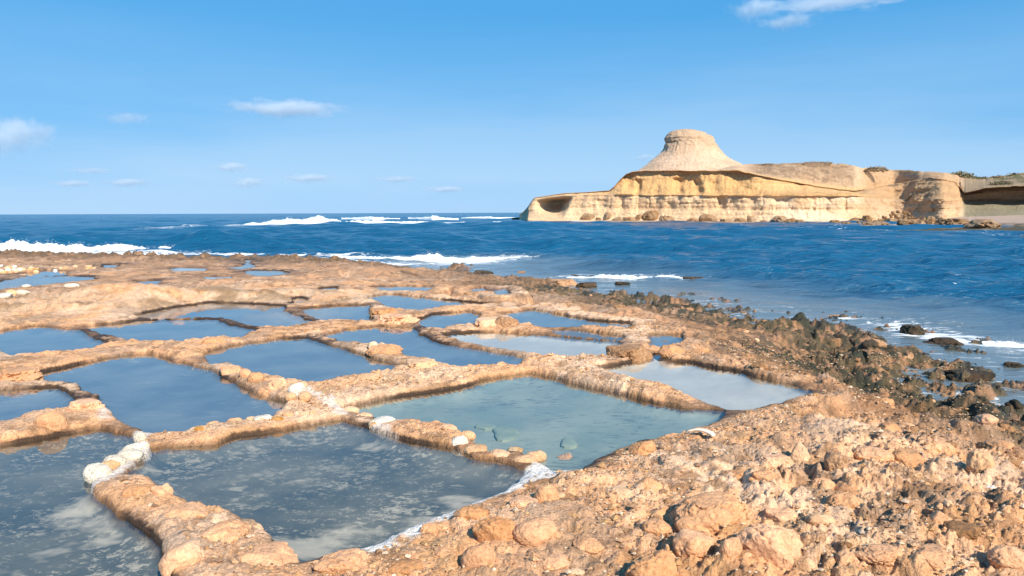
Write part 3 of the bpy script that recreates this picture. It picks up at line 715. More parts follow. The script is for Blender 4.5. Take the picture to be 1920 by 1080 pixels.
# ------------------------------------------------------------------ headland
def curve(xs, pts):
    p = np.array(pts, float); return np.interp(xs, p[:, 0], p[:, 1])
HYP = [(972,232),(978,212),(990,196),(1060,187),(1150,181),(1280,172),(1450,161),(1620,158),(1720,159),(1800,159),(1920,156),(2150,150),(2500,140)]
HD = [(x_, y_ / math.cos(math.atan((x_ - 960) / F))) for x_, y_ in HYP]
HY0 = [(972,409),(1060,411.5),(1150,413),(1280,415),(1450,416.5),(1620,416),(1720,414),(1800,407),(1920,403.5),(2500,402)]
HYW = [(960,411),(1060,414),(1150,417),(1280,421),(1450,424),(1620,430),(1750,435.5),(1920,441.5),(2100,448),(2500,462)]
def headland():
    xs = np.concatenate([np.linspace(974, 1960, 760), np.linspace(1962, 2500, 90)])
    D = curve(xs, HD)
    y0 = curve(xs, HY0)
    y1 = curve(xs, [(974,403),(982,398),(990,389),(997,379),(1003,373),(1015,371.5),(1057,365.5),(1100,364),(1143,364),(1200,366),(1620,368),(1660,372),(1720,377),(1800,376),(2500,374)])
    y2 = curve(xs, [(974,402.5),(982,397),(990,388),(997,377),(1003,371),(1015,369.5),(1057,363),(1100,361),(1143,357.5),(1152,350),(1163,337),(1174,327),(1187,322),(1205,320.5),(1383,320),(1420,329),(1524,348),(1602,359),(1640,352),(1700,340),(1740,334),(1790,340),(1808,362),(1840,354),(1880,350),(1920,349),(2500,345)])
    y3 = curve(xs, [(974,402),(982,396),(990,387),(997,376),(1003,370),(1015,368.5),(1057,362),(1100,360),(1143,356.5),(1152,349),(1163,336),(1174,326),(1187,321),(1205,319.5),(1340,319),(1376,310),(1400,308),(1430,307.5),(1490,305.5),(1540,305),(1590,308),(1612,314),(1660,317),(1700,320),(1760,322.5),(1800,329),(1840,333),(1870,332),(1895,328),(1920,324),(2100,300),(2500,270)])
    nz_ = (fbm2(xs / 7, xs * 0, 4, 301) - 0.5) * 3.0 * sst(1380, 1430, xs); y3 = y3 + nz_
    y2 = y2 + (fbm2(xs / 11, xs * 0 + 3, 4, 302) - 0.5) * 2.4 * sst(1150, 1200, xs)
    y1 = y1 + (fbm2(xs / 16, xs * 0 + 5, 3, 303) - 0.5) * 2.2 * sst(1100, 1200, xs)
    rec = sst(1796, 1812, xs)                       # recessed cliff at right
    gul = np.exp(-((xs - 1675) / 38.0) ** 2)        # landslip gully
    nose = np.exp(-((xs - 1768) / 26.0) ** 2)
    low = sst(1170, 1135, xs)                       # low arm with the cave
    Z0 = np.zeros_like(xs)
    base = D + 9 * gul - 7 * nose
    S = [ (y0 + 4, base - 3.0), (y0, base), (y0 * .55 + y1 * .45, base + 2.2 + 3 * rec),
          (y1 + 1.6, base + 2.6 + 7 * rec + 5 * gul), (y1 - 0.2, base + 2.1 + 8.5 * rec + 6 * gul + 1.2 * low), (y1 - 4.0 * (1 - low), base + 3.0 + 7 * rec + 7 * gul + 1.0 * low),
          (y1 * .35 + y2 * .65, base + 5.5 * (1 - low) + 4.4 * low + 4 * rec + 9 * gul + 4 * sst(1400, 1560, xs) * (1 - rec) * (1 - gul)),
          (y2 + 1.2, base + 6.2 + 4.5 * rec + 12 * gul + 8 * sst(1400, 1560, xs) * (1 - rec) * (1 - gul)), (y2 - 0.3, base + 5.2 - 1.6 * rec + 14 * gul + 8.5 * sst(1400, 1560, xs) * (1 - rec)),
          (y2 * .5 + y3 * .5, base + 9 + 5 * sst(1380, 1430, xs) + 13 * gul * 0.6),
          (y3, base + 13 + 10 * sst(1380, 1430, xs)) ]
    S[9] = (S[9][0], np.maximum(S[9][1], S[8][1] + 3)); S[10] = (S[10][0], np.maximum(S[10][1], S[9][1] + 4))
    reps = [2, 14, 14, 3, 3, 10, 10, 3, 10, 12]
    rowsY, rowsD, lev = [], [], []
    for k in range(len(S) - 1):
        for t in np.arange(reps[k]) / reps[k]:
            rowsY.append(S[k][0] * (1 - t) + S[k + 1][0] * t); rowsD.append(S[k][1] * (1 - t) + S[k + 1][1] * t); lev.append(k + t)
    rowsY.append(S[-1][0]); rowsD.append(S[-1][1]); lev.append(len(S) - 1)
    YY = np.array(rowsY); DD = np.array(rowsD); LV = np.repeat(np.array(lev)[:, None], len(xs), 1); XX = np.repeat(xs[None], len(lev), 0)
    # hollow of the cave
    Xs = XX + 0.45 * (YY - 385) + 1.5 * (fbm2(YY / 6, XX * 0, 2, 9) - .5)
    bowl = sst(996, 1056, XX) * sst(1069, 1052, Xs) * sst(369.5, 378, YY + 0.05 * (XX - 1030)) * sst(411, 386, YY)
    DD = DD + 9.0 * bowl * (LV < 5)
    for nx, nw, ya, yb, dp in ((1196,7,336,366,3.2),(1272,11,334,364,3.4),(1308,10,338,366,3.0),(1338,12,341,362,2.2),(1352,9,368,393,2.6),(1231,6,345,362,1.6),(1420,14,352,365,1.4),(1165,7,372,392,2.0),(1255,9,376,394,1.8),(1460,16,370,380,1.3),(1525,5,372,396,1.2),(1585,4,372,396,1.2),(1128,10,374,388,1.6),(1700,14,338,386,4.0)):
        wob_ = 6 * (fbm2(YY / 9, XX * 0 + nx, 3, 17) - 0.5); DD = DD + 0.34 * dp * sst(nw * 1.25, nw * 0.2, np.abs(XX - nx + wob_)) * sst(ya - 3, ya + 4, YY) * sst(yb + 5, yb - 4, YY)
    for k_ in range(26):
        nx = 1075 + 21.3 * k_ + 9 * math.sin(k_ * 5.1); wob_ = 10 * (fbm2(YY / 12, XX * 0 + nx, 3, 18) - 0.5)
        DD = DD + 0.22 * (0.2 + 0.8 * abs(math.sin(k_ * 2.9))) * sst(2.6, 0.4, np.abs(XX - nx + wob_)) * sst(0.9, 1.3, LV) * sst(3.2, 2.6, LV) * sst(0.46, 0.58, fbm2(XX / 30, YY / 14, 2, 19 + k_))
    P0 = at_dist(XX, YY, DD)
    x, y, z = P0[..., 0], P0[..., 1], P0[..., 2]
    # weathering: vertical ribs, strata and blocks
    vert = np.clip(1 - np.abs(LV - 4.2) / 6.2, 0.25, 1)
    rib = fbm3(x * 0.22, y * 0.22, z * 0.06, 5, 311) - 0.5
    blk = fbm3(x * 0.7, y * 0.7, z * 0.9, 4, 312, 0.6) - 0.5
    stra = fbm3(x * 0.03, y * 0.03, z * 1.9, 4, 313, 0.6) - 0.5
    rough = 1 + 1.4 * np.exp(-((XX - 1735) / 55.0) ** 2) - 0.75 * np.exp(-((XX - 1040) / 40) ** 2)
    ribs2 = np.clip(np.sin(XX / 17.0 + 3 * fbm2(XX / 40, YY * 0, 2, 5)) - 0.35, 0, 1) * sst(5.0, 5.5, LV) * sst(8.2, 7.2, LV) * (XX < 1620)
    disp = (3.4 * rib + 1.0 * blk + 1.2 * stra) * vert * rough + 1.7 * ribs2
    disp *= np.where(LV > 8.5, 0.9, 1.0)
    DD2 = DD + disp
    P = at_dist(XX, YY, DD2)
    # keep plateau west of the hill level, then run back
    nlev = len(lev)
    back = []
    zc = P[-1, :, 2]
    for extra, dz in ((12, 0.0), (40, -0.4), (120, -2.0)):
        d = at_dist(XX[-1], YY[-1], DD2[-1] + extra); d[:, 2] = np.maximum(zc + dz, -0.4) + 0.6 * (fbm2(d[:, 0] * .1, d[:, 1] * .1, 3, 33) - .5); back.append(d)
    i0 = 6  # at the low arm the back falls to the sea
    Pall = np.concatenate([P.reshape(-1, 3), np.concatenate(back)])
    LVa = np.concatenate([LV.ravel(), np.full(3 * len(xs), 11.0)]); XXa = np.concatenate([XX.ravel(), np.tile(xs, 3)]); 
    x, y, z = Pall.T
    n1 = fbm3(x * 0.12, y * 0.12, z * 0.35, 4, 321); n2 = fbm3(x * 0.5, y * 0.5, z * 1.2, 4, 322); st = fbm3(x * 0.02, y * 0.02, z * 2.6, 3, 323)
    cream = np.array([0.90, 0.635, 0.39]); pinkish = np.array([0.80, 0.54, 0.32]); white = np.array([0.92, 0.74, 0.55])
    orange = np.array([0.84, 0.50, 0.21]); rust = np.array([0.50, 0.28, 0.11]); tan = np.array([0.76, 0.54, 0.35]); scree = np.array([0.44, 0.29, 0.175])
    c = mix(np.broadcast_to(cream, (len(x), 3)), pinkish, sst(0.45, 0.65, n1)); c = mix(c, white, 0.7 * sst(1380, 1500, XXa) * sst(0.62, 0.42, n1))
    up = sst(3.2, 3.9, LVa); c = mix(c, orange, up * (0.9 - 0.45 * low_of(XXa)))
    ledge = np.exp(-((LVa - 4.6) / 0.75) ** 2) * sst(1180, 1300, XXa) * sst(1640, 1590, XXa); c = mix(c, rust, 0.62 * ledge * sst(0.35, 0.6, st))
    c = mix(c, np.array([0.66, 0.46, 0.26]), 0.6 * sst(5.5, 7.5, LVa) * sst(0.4, 0.6, n1) * (XXa < 1640))
    top = sst(8.0, 8.6, LVa); c = mix(c, tan, top)
    sc = top * sst(1385, 1425, XXa) * sst(1612, 1590, XXa); c = mix(c, scree, sc * (0.5 + 0.5 * sst(.3, .6, n2))); c = mix(c, np.array([0.26, 0.17, 0.10]), 0.7 * sc * sst(0.54, 0.62, fbm3(x * 1.3, y * 1.3, z * 1.3, 3, 324)))
    slip = sst(1598, 1635, XXa) * sst(1812, 1795, XXa); c = mix(c, np.array([0.60, 0.39, 0.22]), 0.8 * slip * (0.55 + 0.45 * sst(1.0, 3, LVa)))
    c = mix(c, np.array([0.42, 0.25, 0.13]), 0.6 * slip * sst(0.5, 0.68, n2))
    rc = sst(1798, 1812, XXa)
    c = mix(c, np.array([0.25, 0.235, 0.165]), rc * sst(3.4, 3.0, LVa) * 0.95); c = mix(c, np.array([0.36, 0.26, 0.18]), rc * sst(3.0, 3.5, LVa) * 0.85)
    c = mix(c, np.array([0.40, 0.30, 0.19]), rc * sst(7.8, 8.3, LVa) * 0.9)
    c = mix(c, np.array([0.13, 0.135, 0.055]), 0.85 * sst(1845, 1885, XXa) * sst(8.1, 8.5, LVa) * sst(0.45, 0.6, n2))
    c = c * (0.86 + 0.28 * st[:, None]) * (0.9 + 0.2 * n2[:, None])
    FQh = grid_faces(nlev + 3, len(xs))
    me = mk_mesh('headland', Pall, FQh, True, c, None)
    return link('headland', me, M['cliff'], kind='structure')
def low_of(x): return sst(1175, 1120, x)
head = headland()

# table hill on the headland
def mesa():
    prof = [(327,1190,1412),(319,1203,1398),(311,1214,1384),(303,1224,1368),(295,1234,1357),(287,1243,1350),(281,1247,1345),(275,1249.5,1341),(270,1250,1339.5),(266,1250,1338),(259,1250.5,1334),(253,1253,1325),(249,1256,1317),(246,1260,1309),(244.4,1266,1302),(243.6,1274,1292)]
    dist = 202.0
    P = np.array(prof); ys = np.concatenate([np.linspace(327, 275, 34), np.linspace(274, 243.6, 30)])
    L = np.interp(-ys, -P[:, 0], P[:, 1]); R = np.interp(-ys, -P[:, 0], P[:, 2])
    NA = 150; th = np.linspace(0, 2 * np.pi, NA, endpoint=False)
    rows = []
    for yv, l, r in zip(ys, L, R):
        a = at_dist((l + r) / 2, yv, dist); rad = (r - l) / 2 / F * dist * 1.02
        pts = np.stack([a[0] + rad * np.cos(th), a[1] + rad * 0.95 * np.sin(th), np.full(NA, a[2])], 1)
        cx, cy = a[0], a[1]
        n = fbm3(pts[:, 0] * 0.35, pts[:, 1] * 0.35, pts[:, 2] * 0.25, 4, 401) - 0.5
        n2 = fbm3(pts[:, 0] * 0.05, pts[:, 1] * 0.05, pts[:, 2] * 1.6, 3, 402, 0.6) - 0.5
        n3 = fbm3(pts[:, 0] * 1.1, pts[:, 1] * 1.1, pts[:, 2] * 1.4, 3, 403) - 0.5
        cap = 1.0 if yv < 275 else 0.55
        # gullied slope
        gulv = 0.45 * (np.abs(2 * fbm2(th * 9.0, th * 0 + yv * 0.012, 3, 404) - 1) - 0.25) * (1 if yv > 276 else 0.3) * sst(327, 300, yv)
        crack = -0.35 * np.exp(-((yv - 268.5 - 3 * n) / 0.9) ** 2) * sst(0.35, 0.6, fbm2(th * 3, th * 0, 2, 405))
        k = rad + (1.3 * n + 0.9 * n2 * cap + 0.5 * n3) * cap * min(1, rad / 4) + gulv + crack
        rows.append(np.stack([cx + k * np.cos(th), cy + 0.95 * k * np.sin(th), pts[:, 2] + 0.2 * n], 1))
    top = rows[-1].mean(0)
    for s_ in (0.6, 0.25, 0.02): rows.append(top + (rows[len(ys) - 1] - top) * np.array([s_, s_, 0.5]) + np.array([0, 0, 0.15]))
    Vm = np.concatenate(rows); x, y, z = Vm.T
    n1 = fbm3(x * 0.3, y * 0.3, z * 0.5, 4, 411); st = fbm3(x * 0.03, y * 0.03, z * 2.2, 3, 412)
    c = mix(np.broadcast_to(np.array([0.82, 0.59, 0.41]), (len(x), 3)), np.array([0.73, 0.51, 0.34]), sst(0.4, 0.65, n1))
    capz = at_dist(1290, 275, dist)[2]; c = mix(c, np.array([0.64, 0.45, 0.295]), sst(capz - 1, capz + 1, z) * 0.8)
    c = c * (0.86 + 0.28 * st[:, None])
    me = mk_mesh('table_hill', Vm, grid_faces(len(rows), NA, True), True, c)
    o = link('table_hill', me, M['cliff'], head); o['label'] = 'pale cone of rock with a blunt flat-topped cap'
mesa()

# beach and rock shelf under the cliffs
def beach_rows(px):
    dw = np.hypot(*at_plane(px, curve(px, HYW), np.full(len(px), SEA + 0.02))[:, :2].T)
    return dw
def beach():
    xs = np.concatenate([np.linspace(960, 1960, 420), np.linspace(1965, 2500, 60)])
    dw = beach_rows(xs); D = curve(xs, HD) + 6; zb = at_dist(xs, curve(xs, HY0), curve(xs, HD))[:, 2] + 0.12
    rows, ts = [], np.concatenate([[-0.12, -0.04], np.linspace(0, 1, 36)])
    for t in ts:
        d = dw + (D - dw) * t; z = (SEA - 0.03) + (zb - SEA) * np.clip(t, -0.5, 1) ** (1 if t < 0 else 0.8) if t >= 0 else np.full(len(xs), SEA + 3 * t)
        p = at_dist(xs, horizon_y(xs), d); p[:, 2] = z + (0.25 * (fbm2(p[:, 0] * .5, p[:, 1] * .5, 4, 501) - 0.5)) * (0.2 + 0.8 * sst(1.0, 0.6, t)) ; rows.append(p)
    Vb = np.concatenate(rows); T = np.repeat(ts, len(xs)); XB = np.tile(xs, len(ts)); x, y, z = Vb.T
    n = fbm2(x * 0.4, y * 0.4, 4, 502)
    sand = np.array([0.60, 0.45, 0.35]); rock = np.array([0.40, 0.31, 0.23]); weed = np.array([0.09, 0.085, 0.05])
    c = mix(np.broadcast_to(rock, (len(x), 3)), sand, sst(1560, 1700, XB) * sst(0.1, 0.3, T)); c = mix(c, np.array([0.62, 0.45, 0.32]), sst(1700, 1500, XB) * sst(0.3, 0.7, T))
    wd = sst(1300, 1480, XB) * sst(0.42, 0.30, T + 0.18 * (n - 0.5)); c = mix(c, weed, 0.9 * wd * sst(.3, .45, n))
    link('beach', mk_mesh('beach', Vb, grid_faces(len(ts), len(xs)), True, c), M['cliff'], kind='structure')
beach()
def beach_hit(px, py):
    px = np.array([px], float); dw = beach_rows(px)[0]; D = curve(px, HD)[0]; zb = at_dist(px, curve(px, HY0), curve(px, HD))[0, 2]
    best = None
    for t in np.linspace(0.0, 1, 200):
        d = dw + (D - dw) * t; z = SEA + (zb - SEA) * t ** 0.8; p = at_dist(px, np.array([py]), np.array([d]))[0]
        e = abs(p[2] - z)
        if best is None or e < best[0]: best = (e, np.array([p[0], p[1], z]), d)
    return best[1], best[2]

# ------------------------------------------------------------------ rock library
def ico(sub):
    t = (1 + 5 ** 0.5) / 2
    v = [(-1,t,0),(1,t,0),(-1,-t,0),(1,-t,0),(0,-1,t),(0,1,t),(0,-1,-t),(0,1,-t),(t,0,-1),(t,0,1),(-t,0,-1),(-t,0,1)]
    f = [(0,11,5),(0,5,1),(0,1,7),(0,7,10),(0,10,11),(1,5,9),(5,11,4),(11,10,2),(10,7,6),(7,1,8),(3,9,4),(3,4,2),(3,2,6),(3,6,8),(3,8,9),(4,9,5),(2,4,11),(6,2,10),(8,6,7),(9,8,1)]
    v = [np.array(q, float) / np.linalg.norm(q) for q in v]
    for _ in range(sub):
        cache = {}; nf = []
        def mid(a, b):
            k = (min(a, b), max(a, b))
            if k not in cache:
                m = v[a] + v[b]; v.append(m / np.linalg.norm(m)); cache[k] = len(v) - 1
            return cache[k]
        for a, b, c in f:
            x, y, z = mid(a, b), mid(b, c), mid(c, a); nf += [(a, x, z), (b, y, x), (c, z, y), (x, y, z)]
        f = nf
    return np.array(v), np.array(f)
ICO = {k: ico(k) for k in (1, 2, 3, 4, 5)}
def rock_shape(seed, sub=4, lumps=5, rough=1.0, flat=0.0):
    v, f = ICO[sub]; rg = np.random.default_rng(seed)
    r = np.full(len(v), 0.62)
    for _ in range(lumps):
        d = rg.normal(size=3); d[2] = abs(d[2]) * 0.6; d /= np.linalg.norm(d)
        off = d * rg.uniform(0.22, 0.5); R = rg.uniform(0.42, 0.62)
        b = v @ off; disc = b * b - (off @ off) + R * R
        q = np.where(disc > 0, b + np.sqrt(np.clip(disc, 0, None)), 0)
        k = 14.0; r = np.log(np.exp(k * r) + np.exp(k * q)) / k
    o = rg.uniform(0, 50, 3)
    n = fbm3(v[:, 0] * 1.7 + o[0], v[:, 1] * 1.7 + o[1], v[:, 2] * 1.7 + o[2], 3, seed) - 0.5
    n2 = fbm3(v[:, 0] * 6 + o[0], v[:, 1] * 6 + o[1], v[:, 2] * 6 + o[2], 4, seed + 3, 0.6) - 0.5
    crk = 1 - np.abs(2 * fbm3(v[:, 0] * 1.5 + o[1], v[:, 1] * 1.5 + o[2], v[:, 2] * 1.5 + o[0], 2, seed + 5) - 1)
    r = r * (1 + 0.55 * n * rough + 0.22 * n2 * rough - 0.10 * sst(0.93, 0.99, crk) * rough)
    for _ in range(int(7 * rough)):
        d = rg.normal(size=3); d /= np.linalg.norm(d); c_ = v @ d; lim = rg.uniform(0.62, 0.85)
        cap_ = np.where(c_ > 0.2, lim / np.clip(c_, 0.2, 1), 9) * (1 + 0.10 * n2)
        r = -np.log(np.exp(-18 * r) + np.exp(-18 * cap_)) / 18
    p = v * r[:, None]
    p[:, :2] /= (p[:, :2].max(0) - p[:, :2].min(0)); p[:, 2] /= (p[:, 2].max() - p[:, 2].min())
    p[:, :2] -= (p[:, :2].max(0) + p[:, :2].min(0)) / 2; p[:, 2] -= p[:, 2].min(); p[:, 2] -= 0.30; p[:, 2] /= 0.70
    if flat: p[:, 2] = np.minimum(p[:, 2], 1 - flat + 0.35 * flat * (p[:, 2] - 1 + flat))
    return p, f      # x,y in -.5...5 ; z from -.43 (buried) to 1
LIB = {'big': [rock_shape(900 + i, 5, 6, 0.9, 0.15 if i % 2 else 0) for i in range(8)],
       'mid': [rock_shape(940 + i, 4, 5, 0.9) for i in range(8)],
       'small': [rock_shape(970 + i, 3, 3, 1.1) for i in range(8)],
       'jag': [rock_shape(1300 + i, 5, 8, 2.0, 0.2) for i in range(6)],
       'tiny': [rock_shape(1200 + i, 2, 2, 1.2) for i in range(6)],
       'smooth': [rock_shape(990 + i, 4, 1, 0.45) for i in range(6)]}
MESHC = {}
def rock_mesh(kind, i, mat):
    k = (kind, i, mat)
    if k not in MESHC:
        p, f = LIB[kind][i % len(LIB[kind])]; me = mk_mesh('rock', p, f, True); me.materials.append(M[mat]); MESHC[k] = me
    return MESHC[k]
def place(name, kind, i, mat, loc, w, dep, h, yaw, **kw):
    o = link(name, rock_mesh(kind, i, mat), None, **kw); o.location = loc; o.scale = (w, dep, h); o.rotation_euler = (0, 0, yaw); return o
def px_rock(name, kind, i, mat, cx, by, wpx, hpx, yaw=None, dfac=0.85, sink=0.0, ground=None, **kw):
    """rock whose lower edge is seen at (cx,by) with the given apparent size"""
    g = on_ground(cx, by) if ground is None else np.array(ground)
    dist = float(np.linalg.norm(g - np.array([0, 0, CAMZ]))); w = wpx / F * dist
    dep = w * dfac; st = (CAMZ - g[2]) / dist
    h = max((hpx / F * dist - 0.75 * dep * st) / math.sqrt(max(0.1, 1 - st * st)), 0.28 * w)
    hd = np.array([g[0], g[1]]) / math.hypot(g[0], g[1])
    c = g[:2] + hd * dep * 0.42
    z = ground_z(c[0], c[1]) if ground is None else g[2]
    z = min(z, g[2] + 0.25 * h) - sink * h
    return place(name, kind, i, mat, (c[0], c[1], z), w, dep, h, random.uniform(-0.5, 0.5) if yaw is None else yaw, **kw)

# ---- boulders under the cliffs
BOUL = [(1104,411,30,14,'low brown boulder, leftmost under the low arm of the cliff'),(1122,412.5,11,8,'smallest stone left of the grey-tan cliff-foot boulder'),(1140,412,24,18,'upright grey-tan boulder left of centre at the cliff foot'),
 (1161,413.5,26,11,'flat brown boulder right of the upright grey-tan one'),(1181,414.5,24,9,'low brown slab beside the pointed cliff-foot boulder'),(1199,413.5,18,18,'pointed boulder left of the yellow one at the cliff foot'),
 (1224,413,34,24,'large yellow boulder leaning on the cliff foot'),(1250,415,34,13,'wide grey boulder right of the large yellow one'),(1297,415.5,27,14,'rounded tan boulder below the middle of the cliff'),(1328,416,28,14,'tan boulder below the right end of the table hill'),
 (1362,416.5,30,11,'long low boulder under the orange ledge'),(1388,416.5,20,10,'small boulder left of the dark upright cliff-foot stone'),(1409,417,15,14,'dark upright stone at the cliff foot'),(1432,417,20,7,'flat small stone right of the dark upright one'),
 (1459,418,28,15,'rounded brown boulder at the start of the pale cliff'),(1481,418,23,13,'tan boulder touching the rounded brown one'),(1502,418,20,8,'low stone under the pale cliff wall'),(1566,418.5,22,6,'flat slab lying alone under the pale cliff'),
 (1603,417,34,12,'angular boulder at the left foot of the landslip'),(1625,417,18,14,'dark topped boulder above the beach at the landslip'),(1641,427,42,19,'big pale boulder standing in the seaweed'),(1672,420,30,10,'flat block at the middle of the landslip foot'),
 (1704,425,34,20,'tall pale boulder with dark left side on the beach'),(1726,425,16,14,'small boulder next to the tall pale one'),(1745,421,22,14,'square block right of the small beach boulder'),(1788,423.5,48,19,'long broken boulder under the brown rock nose'),(1842,428.5,54,18,'long flat-topped boulder farthest right on the beach')]
for i, (x, y, w, h, lb) in enumerate(BOUL):
    g, d = beach_hit(x, y)
    px_rock('boulder', 'jag' if i % 3 else 'mid', i, 'boulder', x, y, w * (1.0 + 0.25 * math.sin(i * 2.3)), h * (0.95 + 0.25 * math.sin(i * 3.7)), ground=g, sink=0.1, label=lb, cat='boulder', group='boulders fallen below the cliffs')
def rubble():
    dbr = random.Random(3); vv, ff, k = [], [], 0
    for i in range(160):
        x = dbr.gauss(1690, 48); hgt = dbr.uniform(0, 1) ** 1.6 * 22 * math.exp(-((x - 1685) / 45) ** 2); y = 419 - hgt + dbr.uniform(-2, 2)
        g, d = beach_hit(x, max(y, 413)); g = g + np.array([0, 0, max(0, 413 - y) / F * d]); sc_ = dbr.uniform(0.25, 0.9)
        p, f = LIB['tiny'][i % len(LIB['tiny'])]; a_ = dbr.uniform(0, 6.28)
        q = p * sc_ * np.array([1, 0.8, 0.6]); q = np.stack([q[:, 0] * math.cos(a_) - q[:, 1] * math.sin(a_), q[:, 0] * math.sin(a_) + q[:, 1] * math.cos(a_), q[:, 2]], 1)
        vv.append(q + g); ff.append(f + k); k += len(p)
    link('rubble', mk_mesh('rubble', np.concatenate(vv), np.concatenate(ff), True), M['boulder'], label='heap of small broken blocks at the foot of the far landslip', cat='rubble', kind='stuff')
rubble()

# shrubs on the clifftop
def leaf_mat(name, a, b):
    m = NT(name); oi = m.n('ShaderNodeNewGeometry'); n = m.noise(oi.outputs['Position'], 1.5, 3)
    m.bsdf(m.mixc(m.rng(n, .35, .65), a, b), 0.8); return m.m
M['leaf'] = leaf_mat('scrub_leaf', (0.13, 0.125, 0.06), (0.24, 0.19, 0.11)); M['dry'] = leaf_mat('dry_scrub', (0.34, 0.23, 0.14), (0.24, 0.18, 0.10))
M['twig'] = leaf_mat('scrub_twig', (0.09, 0.06, 0.04), (0.12, 0.08, 0.05))
SHR = [(1530,306.5,60,5,'dry','dry scrub strip on the highest part of the brown hill'),(1643,319,40,9,'dry','dry reddish bush right of the brown hill top'),(1700,322,26,4,'dry','thin dry tuft between the two clifftop bushes'),(1798,333,48,14,'leaf','largest grey-green bush above the brown rock nose'),
       (1835,336,36,6,'leaf','low green scrub right of the largest clifftop bush'),(1872,336,34,8,'dry','dry pinkish scrub near the right clifftop'),(1903,338,46,15,'leaf','green scrub hanging over the cliff at the right frame edge'),(1880,346,40,8,'leaf','low green scrub just above the shaded overhang'),(1440,308.5,24,2.5,'dry','sparse dry scrub on the hill beside the table hill')]
for i, (x, y, w, h, mt, lb) in enumerate(SHR):
    rg = np.random.default_rng(60 + i); D = float(curve(np.array([x]), HD)[0]) + (22 if y < 340 else 9); g = at_dist(float(x), float(y), D)
    W = w / F * D; H = h / F * D * 0.75; n = 900
    u = rg.normal(size=(n, 3)); u /= np.linalg.norm(u, axis=1)[:, None]; u *= rg.uniform(0.5, 1, (n, 1)) ** 0.5
    u[:, 2] = np.abs(u[:, 2]); lumpy = 0.6 + 0.8 * fbm2(u[:, 0] * 3 + i, u[:, 1] * 3, 2, 7)
    c = u * np.array([W / 2, W / 3, H]) * np.stack([np.ones(n), np.ones(n), lumpy], 1)
    a = rg.normal(size=(n, 3)) * 0.11 * (H + 0.3); b = rg.normal(size=(n, 3)) * 0.11 * (H + 0.3)
    vv = np.stack([c, c + a, c + a + b, c + b], 1).reshape(-1, 3); ff = np.arange(4 * n).reshape(-1, 4)
    o = link('shrub', mk_mesh('shrub', vv, ff, False), M[mt], label=lb, cat='shrub', group='shrubs on the clifftop'); o.location = (g[0], g[1], g[2] - 0.25 * H)

